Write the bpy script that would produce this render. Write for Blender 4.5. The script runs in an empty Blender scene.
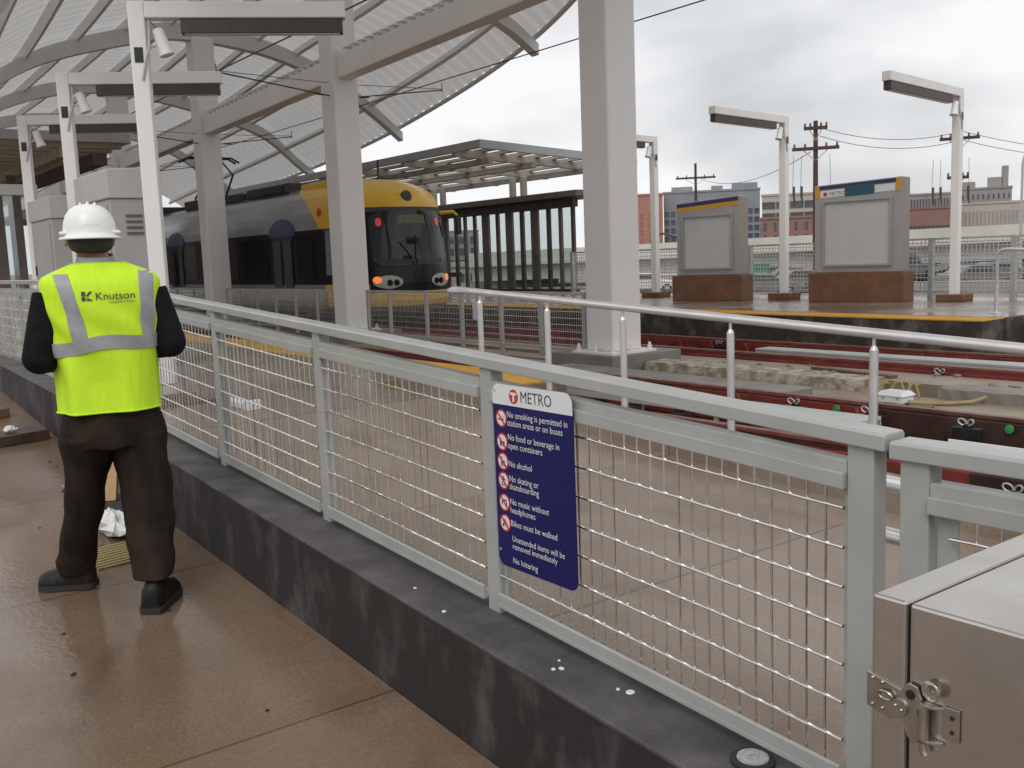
import bpy, bmesh, math, random
from mathutils import Vector, Matrix
rad = math.radians
sc = bpy.context.scene
col = sc.collection
random.seed(11)
K = 0.053                      # slope of the ramp and the sidewalk (1 in 19)

# ------------------------------------------------------------------ helpers
class MB:
    def __init__(s): s.v = []; s.f = []; s.m = []
    def add(s, vs, fs, mi=0):
        o = len(s.v); s.v += [tuple(p) for p in vs]
        for f in fs: s.f.append(tuple(i + o for i in f)); s.m.append(mi)
        return s
    def hexa(s, p, mi=0):      # p: 4 bottom, 4 top points (same winding, ccw from above)
        return s.add(p, [(3,2,1,0),(4,5,6,7),(0,1,5,4),(1,2,6,5),(2,3,7,6),(3,0,4,7)], mi)
    def box(s, x0, x1, y0, y1, z0, z1, mi=0):
        return s.hexa([(x0,y0,z0),(x1,y0,z0),(x1,y1,z0),(x0,y1,z0),(x0,y0,z1),(x1,y0,z1),(x1,y1,z1),(x0,y1,z1)], mi)
    def slope_box(s, x0, x1, y0, y1, z0, z1, g, mi=0):   # z offset g(y) at both ends
        a, b = g(y0), g(y1)
        return s.hexa([(x0,y0,z0+a),(x1,y0,z0+a),(x1,y1,z0+b),(x0,y1,z0+b),(x0,y0,z1+a),(x1,y0,z1+a),(x1,y1,z1+b),(x0,y1,z1+b)], mi)
    def tube(s, pts, r, n=8, mi=0, cap=True):
        pts = [Vector(p) for p in pts]; N = len(pts)
        rs = r if isinstance(r, (list, tuple)) else [r]*N
        rings = []; prev = None
        for i, p in enumerate(pts):
            d = (pts[min(i+1,N-1)] - pts[max(i-1,0)])
            d = d.normalized() if d.length > 1e-9 else Vector((0,0,1))
            if prev is None:
                a = d.cross(Vector((0,0,1)))
                if a.length < 1e-3: a = d.cross(Vector((0,1,0)))
                a.normalize()
            else:
                a = prev - d*prev.dot(d)
                if a.length < 1e-6: a = d.orthogonal()
                a.normalize()
            prev = a; b = d.cross(a)
            off = math.pi/4 if n == 4 else 0
            rings.append([p + (a*math.cos(2*math.pi*k/n+off) + b*math.sin(2*math.pi*k/n+off))*rs[i] for k in range(n)])
        return s.rings(rings, cap, mi)
    def rings(s, rings, cap=True, mi=0, closed=True):
        n = len(rings[0]); o = len(s.v)
        for r in rings: s.v += [tuple(p) for p in r]
        for i in range(len(rings)-1):
            for k in range(n if closed else n-1):
                a = o+i*n+k; b = o+i*n+(k+1) % n
                s.f.append((a, b, b+n, a+n)); s.m.append(mi)
        if cap and closed:
            s.f.append(tuple(o+k for k in reversed(range(n)))); s.m.append(mi)
            e = o+(len(rings)-1)*n
            s.f.append(tuple(e+k for k in range(n))); s.m.append(mi)
        return s
    def ball(s, c, r, nu=16, nv=10, mi=0):
        rx, ry, rz = r if isinstance(r, (list, tuple)) else (r, r, r)
        rg = []
        for j in range(nv+1):
            t = math.pi*(j+.02)/(nv+.04)
            rg.append([(c[0]+rx*math.sin(t)*math.cos(2*math.pi*k/nu), c[1]+ry*math.sin(t)*math.sin(2*math.pi*k/nu), c[2]-rz*math.cos(t)) for k in range(nu)])
        return s.rings(rg, True, mi)
    def lathe(s, c, prof, n=24, mi=0, sx=1, sy=1):
        return s.rings([[(c[0]+r*sx*math.cos(2*math.pi*k/n), c[1]+r*sy*math.sin(2*math.pi*k/n), c[2]+z) for k in range(n)] for r, z in prof], True, mi)
    def extrude(s, poly, f0, f1, mi=0):     # poly 2D, f0/f1 map (a,b)->point
        n = len(poly); vs = [f0(a,b) for a,b in poly] + [f1(a,b) for a,b in poly]
        fs = [tuple(reversed(range(n))), tuple(range(n, 2*n))] + [(i, (i+1)%n, (i+1)%n+n, i+n) for i in range(n)]
        return s.add(vs, fs, mi)
    def fix(s, me):
        bm = bmesh.new(); bm.from_mesh(me); bmesh.ops.recalc_face_normals(bm, faces=bm.faces); bm.to_mesh(me); bm.free()
    def build(s, name, mats, parent=None, smooth=False, bev=0, fix=True, world=True):
        me = bpy.data.meshes.new(name)
        vs = s.v
        if parent is not None and world:
            root = parent
            off = Vector((0,0,0))
            while root is not None: off += root.location; root = root.parent
            vs = [tuple(Vector(p)-off) for p in vs]
        me.from_pydata(vs, [], s.f)
        if not isinstance(mats, (list, tuple)): mats = [mats]
        for m in mats: me.materials.append(m)
        if len(mats) > 1: me.polygons.foreach_set('material_index', s.m)
        me.update()
        if fix: s.fix(me)
        if smooth: me.polygons.foreach_set('use_smooth', [True]*len(me.polygons))
        o = bpy.data.objects.new(name, me); col.objects.link(o)
        if smooth:
            try: me.set_sharp_from_angle(angle=rad(40))
            except Exception: pass
        if bev:
            b = o.modifiers.new('bevel', 'BEVEL'); b.width = bev; b.segments = 2; b.limit_method = 'ANGLE'; b.angle_limit = rad(50)
        if parent: o.parent = parent
        return o

def box(*a): return MB().box(*a)
def tag(o, label=None, cat=None, group=None, kind=None):
    for k, v in (('label', label), ('category', cat), ('group', group), ('kind', kind)):
        if v: o[k] = v
    return o
def thing(name, loc, label, cat, group=None, rz=0):
    o = bpy.data.objects.new(name, None); col.objects.link(o); o.empty_display_size = .2
    o.location = loc; o.rotation_euler = (0, 0, rz)
    return tag(o, label, cat, group)
def dup(o, loc, label=None, rz=None, parent=None):
    c = o.copy(); col.objects.link(c)
    if parent is None:
        c.location = loc
        if rz is not None: c.rotation_euler = (0, 0, rz)
        if label: c['label'] = label
    else: c.parent = parent
    for ch in list(o.children): dup(ch, None, parent=c)
    return c
def union_mesh(mb, name, voxel, smooth=4, mats=None, parent=None):   # one continuous skin round overlapping volumes
    me = bpy.data.meshes.new(name + '_src'); me.from_pydata(mb.v, [], mb.f); me.update(); mb.fix(me)
    t = bpy.data.objects.new('tmp', me); col.objects.link(t)
    r = t.modifiers.new('r', 'REMESH'); r.mode = 'VOXEL'; r.voxel_size = voxel
    s = t.modifiers.new('s', 'SMOOTH'); s.factor = .5; s.iterations = smooth
    dg = bpy.context.evaluated_depsgraph_get(); dg.update()
    out = bpy.data.meshes.new_from_object(t.evaluated_get(dg))
    bpy.data.objects.remove(t); bpy.data.meshes.remove(me)
    out.name = name
    out.materials.clear()
    for m in (mats if isinstance(mats, (list, tuple)) else [mats]): out.materials.append(m)
    out.polygons.foreach_set('use_smooth', [True]*len(out.polygons))
    o = bpy.data.objects.new(name, out); col.objects.link(o)
    if parent:
        o.parent = parent
        for v in out.vertices: v.co -= parent.location
    return o
TEXT = {}
def text_geo(body, size, spacing=1.0, bold=0):
    if body not in TEXT: TEXT[body] = text_make(body)
    vs, fs = TEXT[body]
    return [(x*size, y*size, 0) for x, y, _ in vs], fs
def text_make(body, size=1.0, spacing=1.0, bold=0):
    cu = bpy.data.curves.new('t', 'FONT'); cu.body = body; cu.size = size; cu.space_character = spacing; cu.offset = bold
    cu.resolution_u = 3
    t = bpy.data.objects.new('t', cu); col.objects.link(t)
    dg = bpy.context.evaluated_depsgraph_get(); dg.update()
    me = t.evaluated_get(dg).to_mesh()
    vs = [tuple(v.co) for v in me.vertices]; fs = [tuple(p.vertices) for p in me.polygons]
    t.evaluated_get(dg).to_mesh_clear(); bpy.data.objects.remove(t); bpy.data.curves.remove(cu)
    return vs, fs

for t_ in ('METRO','Knutson','CONSTRUCTION','No smoking is permitted in','station areas or on buses','No food or beverage in','open containers','No alcohol','No skating or','skateboarding','No music without','headphones','Bikes must be walked','Unattended items will be','removed immediately','No loitering'):
    text_geo(t_, 1)
# ------------------------------------------------------------------ materials
def mat(name, c1, c2=None, scale=4., rough=.5, rough2=None, metal=0., bump=0., bscale=None, stretch=(1,1,1), lo=.35, hi=.65, detail=6., spec=.5, emis=None, trans=0., alpha=None, rlo=.4, rhi=.6):
    m = bpy.data.materials.new(name); m.use_nodes = True
    nt = m.node_tree; N = nt.nodes; L = nt.links; p = N['Principled BSDF']
    p.inputs['Roughness'].default_value = rough; p.inputs['Metallic'].default_value = metal
    p.inputs['Specular IOR Level'].default_value = spec
    p.inputs['Base Color'].default_value = (*c1, 1)
    if trans: p.inputs['Transmission Weight'].default_value = trans
    if emis: p.inputs['Emission Color'].default_value = (*emis[0], 1); p.inputs['Emission Strength'].default_value = emis[1]
    if alpha is not None: p.inputs['Alpha'].default_value = alpha
    tc = N.new('ShaderNodeTexCoord'); mp = N.new('ShaderNodeMapping'); mp.inputs['Scale'].default_value = stretch
    L.new(tc.outputs['Object'], mp.inputs['Vector'])
    m['vec'] = 1
    if c2:
        n = N.new('ShaderNodeTexNoise'); n.inputs['Scale'].default_value = scale; n.inputs['Detail'].default_value = detail; n.inputs['Roughness'].default_value = .62
        L.new(mp.outputs['Vector'], n.inputs['Vector'])
        r = N.new('ShaderNodeValToRGB'); r.color_ramp.elements[0].position = lo; r.color_ramp.elements[1].position = hi
        r.color_ramp.elements[0].color = (*c1, 1); r.color_ramp.elements[1].color = (*c2, 1)
        L.new(n.outputs['Fac'], r.inputs['Fac']); L.new(r.outputs['Color'], p.inputs['Base Color'])
    if rough2 is not None:
        n2 = N.new('ShaderNodeTexNoise'); n2.inputs['Scale'].default_value = scale*.45; n2.inputs['Detail'].default_value = 5
        L.new(mp.outputs['Vector'], n2.inputs['Vector'])
        mr = N.new('ShaderNodeMapRange'); mr.inputs['From Min'].default_value = rlo; mr.inputs['From Max'].default_value = rhi
        mr.inputs['To Min'].default_value = rough; mr.inputs['To Max'].default_value = rough2
        L.new(n2.outputs['Fac'], mr.inputs['Value']); L.new(mr.outputs['Result'], p.inputs['Roughness'])
    if bump:
        n3 = N.new('ShaderNodeTexNoise'); n3.inputs['Scale'].default_value = bscale or scale*6; n3.inputs['Detail'].default_value = 4
        L.new(mp.outputs['Vector'], n3.inputs['Vector'])
        b = N.new('ShaderNodeBump'); b.inputs['Strength'].default_value = bump; b.inputs['Distance'].default_value = .02
        L.new(n3.outputs['Fac'], b.inputs['Height']); L.new(b.outputs['Normal'], p.inputs['Normal'])
    return m

def wet_concrete(name, c1, c2, stain, jx, jy, rough=.18, rough2=.5, ofs=(0,0,0)):
    m = mat(name, c1, c2, scale=1.1, rough=rough, rough2=rough2, bump=.05, bscale=45, lo=.3, hi=.7, detail=9)
    nt = m.node_tree; N = nt.nodes; L = nt.links; p = N['Principled BSDF']
    tc = [n for n in N if n.type == 'TEX_COORD'][0]
    src = p.inputs['Base Color'].links[0].from_socket
    # fine aggregate speckle
    sp = N.new('ShaderNodeTexNoise'); sp.inputs['Scale'].default_value = 95; sp.inputs['Detail'].default_value = 3
    L.new(tc.outputs['Object'], sp.inputs['Vector'])
    mr = N.new('ShaderNodeMapRange'); mr.inputs['From Min'].default_value = .3; mr.inputs['From Max'].default_value = .7; mr.inputs['To Min'].default_value = .82; mr.inputs['To Max'].default_value = 1.15
    L.new(sp.outputs['Fac'], mr.inputs['Value'])
    mul = N.new('ShaderNodeVectorMath'); mul.operation = 'SCALE'; L.new(src, mul.inputs[0]); L.new(mr.outputs['Result'], mul.inputs['Scale'])
    # rusty and dark stains
    st = N.new('ShaderNodeTexNoise'); st.inputs['Scale'].default_value = 2.3; st.inputs['Detail'].default_value = 7; st.inputs['Distortion'].default_value = .8
    mp2 = N.new('ShaderNodeMapping'); mp2.inputs['Location'].default_value = (3.1, 7.7, 1.3); mp2.inputs['Scale'].default_value = (1, .5, 1)
    L.new(tc.outputs['Object'], mp2.inputs['Vector']); L.new(mp2.outputs['Vector'], st.inputs['Vector'])
    sr = N.new('ShaderNodeMapRange'); sr.inputs['From Min'].default_value = .52; sr.inputs['From Max'].default_value = .72; sr.inputs['To Max'].default_value = .75
    L.new(st.outputs['Fac'], sr.inputs['Value'])
    mx = N.new('ShaderNodeMix'); mx.data_type = 'RGBA'; L.new(sr.outputs['Result'], mx.inputs['Factor']); L.new(mul.outputs['Vector'], mx.inputs['A']); mx.inputs['B'].default_value = (*stain, 1)
    # saw-cut joints
    br = N.new('ShaderNodeTexBrick'); br.offset = 0; br.inputs['Scale'].default_value = 1; br.inputs['Mortar Size'].default_value = .006; br.inputs['Mortar Smooth'].default_value = .3
    br.inputs['Brick Width'].default_value = jx; br.inputs['Row Height'].default_value = jy
    br.inputs['Color1'].default_value = (1,1,1,1); br.inputs['Color2'].default_value = (.88,.88,.88,1); br.inputs['Mortar'].default_value = (.45,.43,.42,1)
    mp3 = N.new('ShaderNodeMapping'); mp3.inputs['Location'].default_value = ofs
    L.new(tc.outputs['Object'], mp3.inputs['Vector']); L.new(mp3.outputs['Vector'], br.inputs['Vector'])
    mm = N.new('ShaderNodeMix'); mm.data_type = 'RGBA'; mm.blend_type = 'MULTIPLY'; mm.inputs['Factor'].default_value = 1
    L.new(mx.outputs['Result'], mm.inputs['A']); L.new(br.outputs['Color'], mm.inputs['B']); L.new(mm.outputs['Result'], p.inputs['Base Color'])
    return m

M = {}
M['sidewalk'] = wet_concrete('wet_sidewalk', (.150,.100,.067), (.215,.150,.105), (.075,.036,.020), 4.2, 1.55, .08, .38, (1.1,.35,0))
M['ramp'] = wet_concrete('ramp_concrete', (.235,.180,.138), (.30,.235,.185), (.19,.125,.09), 3.0, 1.5, .35, .6, (-1.9,.2,0))
M['platform'] = wet_concrete('platform_concrete', (.20,.155,.125), (.27,.215,.175), (.15,.11,.085), 1.5, 1.5, .1, .4)
M['charcoal'] = mat('charcoal_concrete', (.020,.017,.017), (.15,.142,.138), 4.2, .6, .8, bump=.25, bscale=40, stretch=(1,1.3,.7), lo=.50, hi=.95, detail=12)
M['coping'] = mat('coping_concrete', (.050,.045,.045), (.125,.118,.116), 5.5, .55, .8, bump=.2, bscale=70, lo=.36, hi=.80, detail=12)
M['greenpaint'] = mat('grey_green_paint', (.325,.332,.318), (.385,.392,.378), 6, .28, .45, lo=.3, hi=.7, bump=.03, bscale=120)
M['wire'] = mat('galvanised_wire', (.80,.79,.77), (.66,.65,.63), 40, .19, metal=1.)
M['alu'] = mat('brushed_aluminium', (.80,.80,.80), (.70,.70,.70), 6, .3, .42, metal=.7)
M['galv'] = mat('galvanised_steel', (.50,.50,.49), (.40,.40,.39), 9, .45, .6, metal=.35)
M['white'] = mat('white_column_paint', (.79,.77,.75), (.84,.82,.80), .9, .42, .55, lo=.3, hi=.7, bump=.02, bscale=80)
M['rafterpaint'] = mat('rafter_grey_paint', (.60,.595,.58), (.66,.655,.64), 1.3, .5, lo=.3, hi=.7)
M['purlin'] = mat('purlin_grey', (.72,.72,.70), (.77,.77,.75), 2, .55)
M['lampwhite'] = mat('lamp_white_paint', (.77,.75,.73), (.81,.79,.77), 2, .4, .5)
M['bronze'] = mat('dark_bronze', (.055,.040,.035), (.075,.055,.048), 5, .5)
M['black'] = mat('black_plastic', (.012,.012,.013), (.02,.02,.02), 10, .45)
M['rubber'] = mat('black_rubber', (.016,.015,.015), (.03,.028,.027), 20, .6)
M['yellowstrip'] = mat('yellow_tactile', (.62,.33,.03), (.48,.25,.03), 6, .5, lo=.4, hi=.7)
M['track'] = mat('track_bed_dirt', (.045,.036,.030), (.11,.09,.072), 2.2, .75, .4, bump=.5, bscale=18, detail=9)
M['tan'] = mat('tan_concrete', (.23,.18,.125), (.32,.26,.19), 1.6, .35, .7, bump=.2, bscale=40, detail=8)
M['rough'] = mat('rough_formed_concrete', (.24,.20,.15), (.50,.45,.36), 6, .85, bump=.45, bscale=20, stretch=(1,1.1,1.6), lo=.42, hi=.6, detail=8)
M['plinth'] = mat('grey_concrete', (.19,.175,.155), (.27,.25,.225), 2.2, .55, .8, bump=.2, bscale=40, detail=8)
M['edgewall'] = mat('stained_platform_edge', (.052,.043,.037), (.24,.215,.185), 3.4, .6, .8, bump=.2, stretch=(1,1,.8), lo=.48, hi=.80, detail=8)
M['redrail'] = mat('red_coated_steel', (.25,.036,.027), (.11,.022,.017), 3.5, .35, .6, lo=.35, hi=.7, bump=.1)
M['redrib'] = mat('red_rib', (.34,.085,.065), (.24,.05,.04), 5, .5)
M['redhead'] = mat('worn_red_rail_head', (.16,.040,.030), (.22,.085,.065), 6, .4, .55)
M['darkrail'] = mat('dark_brown_steel', (.035,.016,.012), (.07,.032,.024), 4, .4, .6, bump=.1)
M['railhead'] = mat('rusty_rail_head', (.13,.055,.042), (.20,.10,.075), 6, .4, metal=.4)
M['board'] = mat('pale_cover_board', (.40,.41,.385), (.47,.475,.45), 2.5, .5, .65)
M['stainless'] = mat('stainless_sheet', (.52,.49,.45), (.60,.57,.53), 7.0, .16, .28, metal=.95, bump=.015, bscale=40)
M['chrome'] = mat('zinc_latch', (.52,.48,.43), (.38,.35,.31), 25, .28, metal=.95)
M['disc'] = mat('grey_speckled_disc', (.25,.26,.25), (.45,.46,.45), 120, .6)
M['signblue'] = mat('sign_blue', (.006,.006,.085), (.008,.008,.10), 4, .35, spec=.3)
M['signwhite'] = mat('sign_white', (.72,.73,.74), (.68,.69,.70), 4, .35)
M['signred'] = mat('sign_red', (.55,.03,.025), (.5,.03,.025), 4, .35)
M['signdark'] = mat('sign_dark_lettering', (.03,.03,.045), (.04,.04,.05), 4, .4)
M['vest'] = mat('hi_vis_fabric', (.53,.82,.014), (.58,.87,.022), 12, .7, bump=.55, bscale=7, stretch=(2.2,2.2,.6))
M['reflective'] = mat('grey_reflective_tape', (.28,.28,.30), (.33,.33,.35), 30, .4, bump=.05, bscale=300)
M['jacket'] = mat('black_jacket', (.006,.006,.007), (.012,.012,.013), 8, .9, bump=.7, bscale=14, spec=.15)
M['trouser'] = mat('dark_brown_trousers', (.014,.0095,.007), (.030,.021,.0155), 5, .85, bump=.35, bscale=8, stretch=(2,2,.5), spec=.15)
M['skin'] = mat('skin', (.30,.145,.09), (.36,.18,.115), 20, .55, bump=.03)
M['hair'] = mat('black_hair', (.010,.008,.007), (.03,.024,.02), 60, .6, bump=.6, bscale=120)
M['shirt'] = mat('grey_shirt', (.25,.28,.29), (.31,.34,.35), 30, .85)
M['helmet'] = mat('white_helmet', (.82,.82,.80), (.78,.78,.765), 6, .25)
M['shoe'] = mat('black_shoe', (.006,.0055,.005), (.012,.011,.010), 14, .4, .55, spec=.3)
M['wood'] = mat('weathered_plank', (.11,.060,.032), (.19,.115,.06), 5, .6, bump=.3, stretch=(1,6,6))
M['darkwood'] = mat('wet_dark_plank', (.040,.026,.02), (.085,.05,.035), 5, .4, bump=.3, stretch=(1,6,6))
M['plywood'] = mat('plywood', (.42,.26,.13), (.5,.33,.17), 4, .7, stretch=(1,4,1))
M['bag'] = mat('white_plastic_bag', (.72,.72,.72), (.6,.6,.6), 12, .4)
M['trainsilver'] = mat('train_silver', (.27,.275,.29), (.32,.325,.34), 2, .22, metal=.35)
M['trainyellow'] = mat('train_yellow', (.72,.42,.022), (.67,.38,.02), 2, .25)
M['trainblack'] = mat('train_black', (.007,.007,.008), (.011,.011,.012), 3, .2, spec=.25)
M['trainglass'] = mat('train_dark_glass', (.010,.011,.013), None, rough=.05, spec=.45)
M['trainblue'] = mat('train_blue', (.018,.026,.11), (.022,.03,.13), 3, .25)
M['trainroof'] = mat('train_roof_grey', (.035,.033,.032), (.06,.057,.055), 3, .7)
M['lens'] = mat('headlight_lens', (.45,.42,.37), (.35,.33,.3), 14, .15)
M['orange'] = mat('lit_orange_lamp', (.8,.2,.06), None, rough=.3, emis=((1,.22,.06), .7))
M['redlamp'] = mat('red_reflector', (.5,.03,.04), None, rough=.3, emis=((1,.06,.08), .25))
M['display'] = mat('amber_display', (.10,.085,.03), (.05,.045,.02), 12, .3, stretch=(1,3,1))
M['cabinet'] = mat('cabinet_grey', (.36,.345,.335), (.40,.385,.375), 2, .45, .6)
M['cabhood'] = mat('cabinet_hood_grey', (.44,.43,.42), (.48,.47,.46), 2, .45)
M['pylon'] = mat('pylon_aluminium', (.36,.355,.35), (.41,.405,.40), 2, .4, .5, metal=.3)
M['pylonside'] = mat('pylon_side', (.29,.245,.215), (.33,.28,.25), 3, .5, metal=.2)
M['screenpanel'] = mat('grey_display_panel', (.50,.505,.50), (.535,.54,.535), 2, .35)
M['corten'] = mat('brown_base_concrete', (.135,.060,.028), (.20,.095,.048), 3.5, .5, .7, bump=.2, detail=8)
M['orangeband'] = mat('orange_band', (.65,.34,.03), (.6,.31,.03), 3, .45)
M['purple'] = mat('purple_band', (.035,.028,.10), (.045,.035,.12), 3, .4)
M['teal'] = mat('teal_band', (.02,.085,.115), (.025,.1,.13), 3, .4)
M['shelterbrown'] = mat('shelter_brown_steel', (.105,.085,.075), (.14,.115,.10), 3, .55)
M['shelterdark'] = mat('shelter_dark_steel', (.06,.048,.042), (.085,.07,.06), 3, .5)
M['soffit'] = mat('timber_soffit', (.36,.30,.22), (.25,.20,.145), 3, .7, stretch=(.25,3,1))
M['slat'] = mat('pergola_slat', (.36,.325,.28), (.43,.39,.34), 3, .6)
M['fascia'] = mat('grey_fascia', (.33,.335,.345), (.38,.385,.39), 2, .45)
M['polewood'] = mat('brown_pole', (.055,.028,.02), (.09,.048,.034), 5, .8, stretch=(3,3,.3))
M['cable'] = mat('dark_cable', (.05,.05,.05), (.08,.08,.08), 5, .6)
M['brickred'] = mat('red_brick', (.22,.125,.105), (.27,.16,.135), 1.5, .85)
M['brickorange'] = mat('orange_cladding', (.36,.165,.12), (.40,.185,.135), .5, .7)
M['bluegrey'] = mat('blue_grey_cladding', (.20,.215,.25), (.25,.265,.30), .2, .5)
M['winblue'] = mat('blue_window', (.035,.045,.065), (.10,.12,.155), .4, .12)
M['windark'] = mat('dark_window', (.05,.055,.065), (.10,.105,.12), .4, .15)
M['beige'] = mat('beige_masonry', (.40,.36,.32), (.46,.42,.38), .4, .85)
M['greyblock'] = mat('grey_masonry', (.27,.25,.245), (.33,.31,.30), .4, .85)
M['bridge'] = mat('bridge_concrete', (.52,.50,.44), (.60,.58,.52), .25, .8, detail=8)
M['bridgegrey'] = mat('bridge_girder', (.44,.44,.43), (.50,.50,.49), .3, .6)  # plain grey for the girders and piers
M['domewhite'] = mat('white_tank', (.72,.74,.73), (.66,.68,.67), .6, .5)
M['signgreen'] = mat('green_road_sign', (.03,.16,.11), (.04,.19,.13), 1, .5)
M['ballast'] = mat('gravel_ground', (.16,.145,.135), (.27,.25,.235), .35, .9, bump=.5, bscale=4, detail=10)
M['asphalt'] = mat('wet_asphalt', (.05,.05,.052), (.085,.083,.083), .5, .35, .6, detail=8)
for n_, c_ in (('carwhite', (.68,.68,.68)), ('carred', (.28,.02,.025)), ('cargrey', (.16,.17,.18)), ('carblack', (.02,.02,.024)), ('carsilver', (.45,.46,.47))):
    M[n_] = mat('paint_'+n_, c_, tuple(x*.93 for x in c_), 2, .2)
M['greenmark'] = mat('green_marker', (.03,.32,.09), (.04,.36,.1), 10, .5)
M['bluetarp'] = mat('blue_tarp', (.03,.05,.13), (.05,.08,.2), 6, .5)
M['straw'] = mat('yellow_hose', (.30,.23,.10), (.38,.30,.14), 9, .6)

def glass_mat(name, tint, a):
    m = bpy.data.materials.new(name); m.use_nodes = True; nt = m.node_tree; N = nt.nodes; L = nt.links
    N.remove(N['Principled BSDF'])
    t = N.new('ShaderNodeBsdfTransparent'); t.inputs['Color'].default_value = (*tint, 1)
    g = N.new('ShaderNodeBsdfGlossy'); g.inputs['Roughness'].default_value = .05; g.inputs['Color'].default_value = (.9,.95,.95,1)
    mx = N.new('ShaderNodeMixShader'); mx.inputs['Fac'].default_value = a; L.new(t.outputs[0], mx.inputs[1]); L.new(g.outputs[0], mx.inputs[2])
    L.new(mx.outputs[0], N['Material Output'].inputs['Surface']); return m
M['glass'] = glass_mat('shelter_glass', (.86,.90,.89), .14)
def deck_mat():                # fluted, perforated metal sheet: lets some of the daylight through
    m = mat('perforated_deck', (.56,.55,.545), (.63,.62,.615), 1.5, .5, lo=.3, hi=.7)
    nt = m.node_tree; N = nt.nodes; L = nt.links; p = N['Principled BSDF']
    tr = N.new('ShaderNodeBsdfTranslucent'); tr.inputs['Color'].default_value = (.86,.85,.84,1)
    mx = N.new('ShaderNodeMixShader'); mx.inputs['Fac'].default_value = .36
    L.new(p.outputs[0], mx.inputs[1]); L.new(tr.outputs[0], mx.inputs[2]); L.new(mx.outputs[0], N['Material Output'].inputs['Surface'])
    return m
M['deck'] = deck_mat()

# ------------------------------------------------------------------ camera, light, sky
cam = bpy.data.cameras.new('camera'); co = bpy.data.objects.new('camera', cam); col.objects.link(co)
cam.sensor_width = 36; cam.lens = 985/1024*36; cam.clip_end = 6000; cam.clip_start = .05
Rw = Matrix(((.79933048,-.10809342,.59108933),(-.59969106,-.08135092,.79608584),(-.03796598,-.99080666,-.12984893)))   # columns: right, down, forward
right = Vector((Rw[0][0],Rw[1][0],Rw[2][0])); down = Vector((Rw[0][1],Rw[1][1],Rw[2][1])); fwd = Vector((Rw[0][2],Rw[1][2],Rw[2][2]))
mw = Matrix((( right.x,-down.x,-fwd.x,0),(right.y,-down.y,-fwd.y,0),(right.z,-down.z,-fwd.z,1.56),(0,0,0,1)))
co.matrix_world = mw
sc.camera = co

SUN_EL, SUN_AZ = 48, 228       # soft overcast sun, high, from behind the left shoulder
sl = bpy.data.lights.new('sun', 'SUN'); sl.energy = 1.1; sl.angle = rad(35); sl.color = (1,.97,.93)
so = bpy.data.objects.new('sun', sl); col.objects.link(so); so.location = (0,0,30)
d_ = Vector((math.sin(rad(SUN_AZ))*math.cos(rad(SUN_EL)), math.cos(rad(SUN_AZ))*math.cos(rad(SUN_EL)), math.sin(rad(SUN_EL))))
so.rotation_euler = d_.to_track_quat('Z', 'Y').to_euler()
w = bpy.data.worlds.new('World'); sc.world = w; w.use_nodes = True
nt = w.node_tree; N = nt.nodes; L = nt.links; bg = N['Background']; bg.inputs['Strength'].default_value = .1
sky = N.new('ShaderNodeTexSky'); sky.sky_type = 'NISHITA'; sky.sun_disc = False; sky.sun_elevation = rad(SUN_EL); sky.sun_rotation = rad(SUN_AZ); sky.dust_density = 4
tc = N.new('ShaderNodeTexCoord'); mp = N.new('ShaderNodeMapping'); mp.inputs['Scale'].default_value = (1.0,1.0,2.4); mp.inputs['Location'].default_value = (.35,.1,.5)
L.new(tc.outputs['Generated'], mp.inputs['Vector'])
nz = N.new('ShaderNodeTexNoise'); nz.inputs['Scale'].default_value = 2.3; nz.inputs['Detail'].default_value = 4; nz.inputs['Roughness'].default_value = .5; nz.inputs['Distortion'].default_value = .15
L.new(mp.outputs['Vector'], nz.inputs['Vector'])
rp = N.new('ShaderNodeValToRGB'); e = rp.color_ramp.elements
e[0].position = .33; e[0].color = (.53,.545,.565,1); e[1].position = .52; e[1].color = (.90,.905,.915,1)
L.new(nz.outputs['Fac'], rp.inputs['Fac'])
vs_ = N.new('ShaderNodeVectorMath'); vs_.operation = 'SCALE'; vs_.inputs['Scale'].default_value = 11.2; L.new(rp.outputs['Color'], vs_.inputs[0])
mx = N.new('ShaderNodeMix'); mx.data_type = 'RGBA'; mx.inputs['Factor'].default_value = .93
L.new(sky.outputs['Color'], mx.inputs['A']); L.new(vs_.outputs['Vector'], mx.inputs['B']); L.new(mx.outputs['Result'], bg.inputs['Color'])
vw = sc.view_settings; vw.view_transform = 'Standard'; vw.look = 'None'; vw.exposure = 0; vw.gamma = 1; vw.use_curve_mapping = False

def polar(az, D, z=0): return Vector((math.sin(rad(az))*D, math.cos(rad(az))*D, z))

# ------------------------------------------------------------------ the setting: ground
def gz(x, y):
    d = math.hypot(x, y)
    if x < 19 and d < 60: return -.45
    t = min(1, max(0, (d-19)/40.)); return -.45 - 1.0*t*t*(3-2*t)
g = MB(); xs = [-3000,-400,-60,-20,0,10,16,19,21,24,28,34,42,55,75,100,150,260,500,1200,3000]; ys = [-3000,-300,-60,-20,0,10,20,30,40,55,75,110,170,300,700,3000]
g.add([(x,y,gz(x,y)) for y in ys for x in xs], [(j*len(xs)+i, j*len(xs)+i+1, (j+1)*len(xs)+i+1, (j+1)*len(xs)+i) for j in range(len(ys)-1) for i in range(len(xs)-1)])
tag(g.build('ground', M['ballast']), kind='structure')

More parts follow.
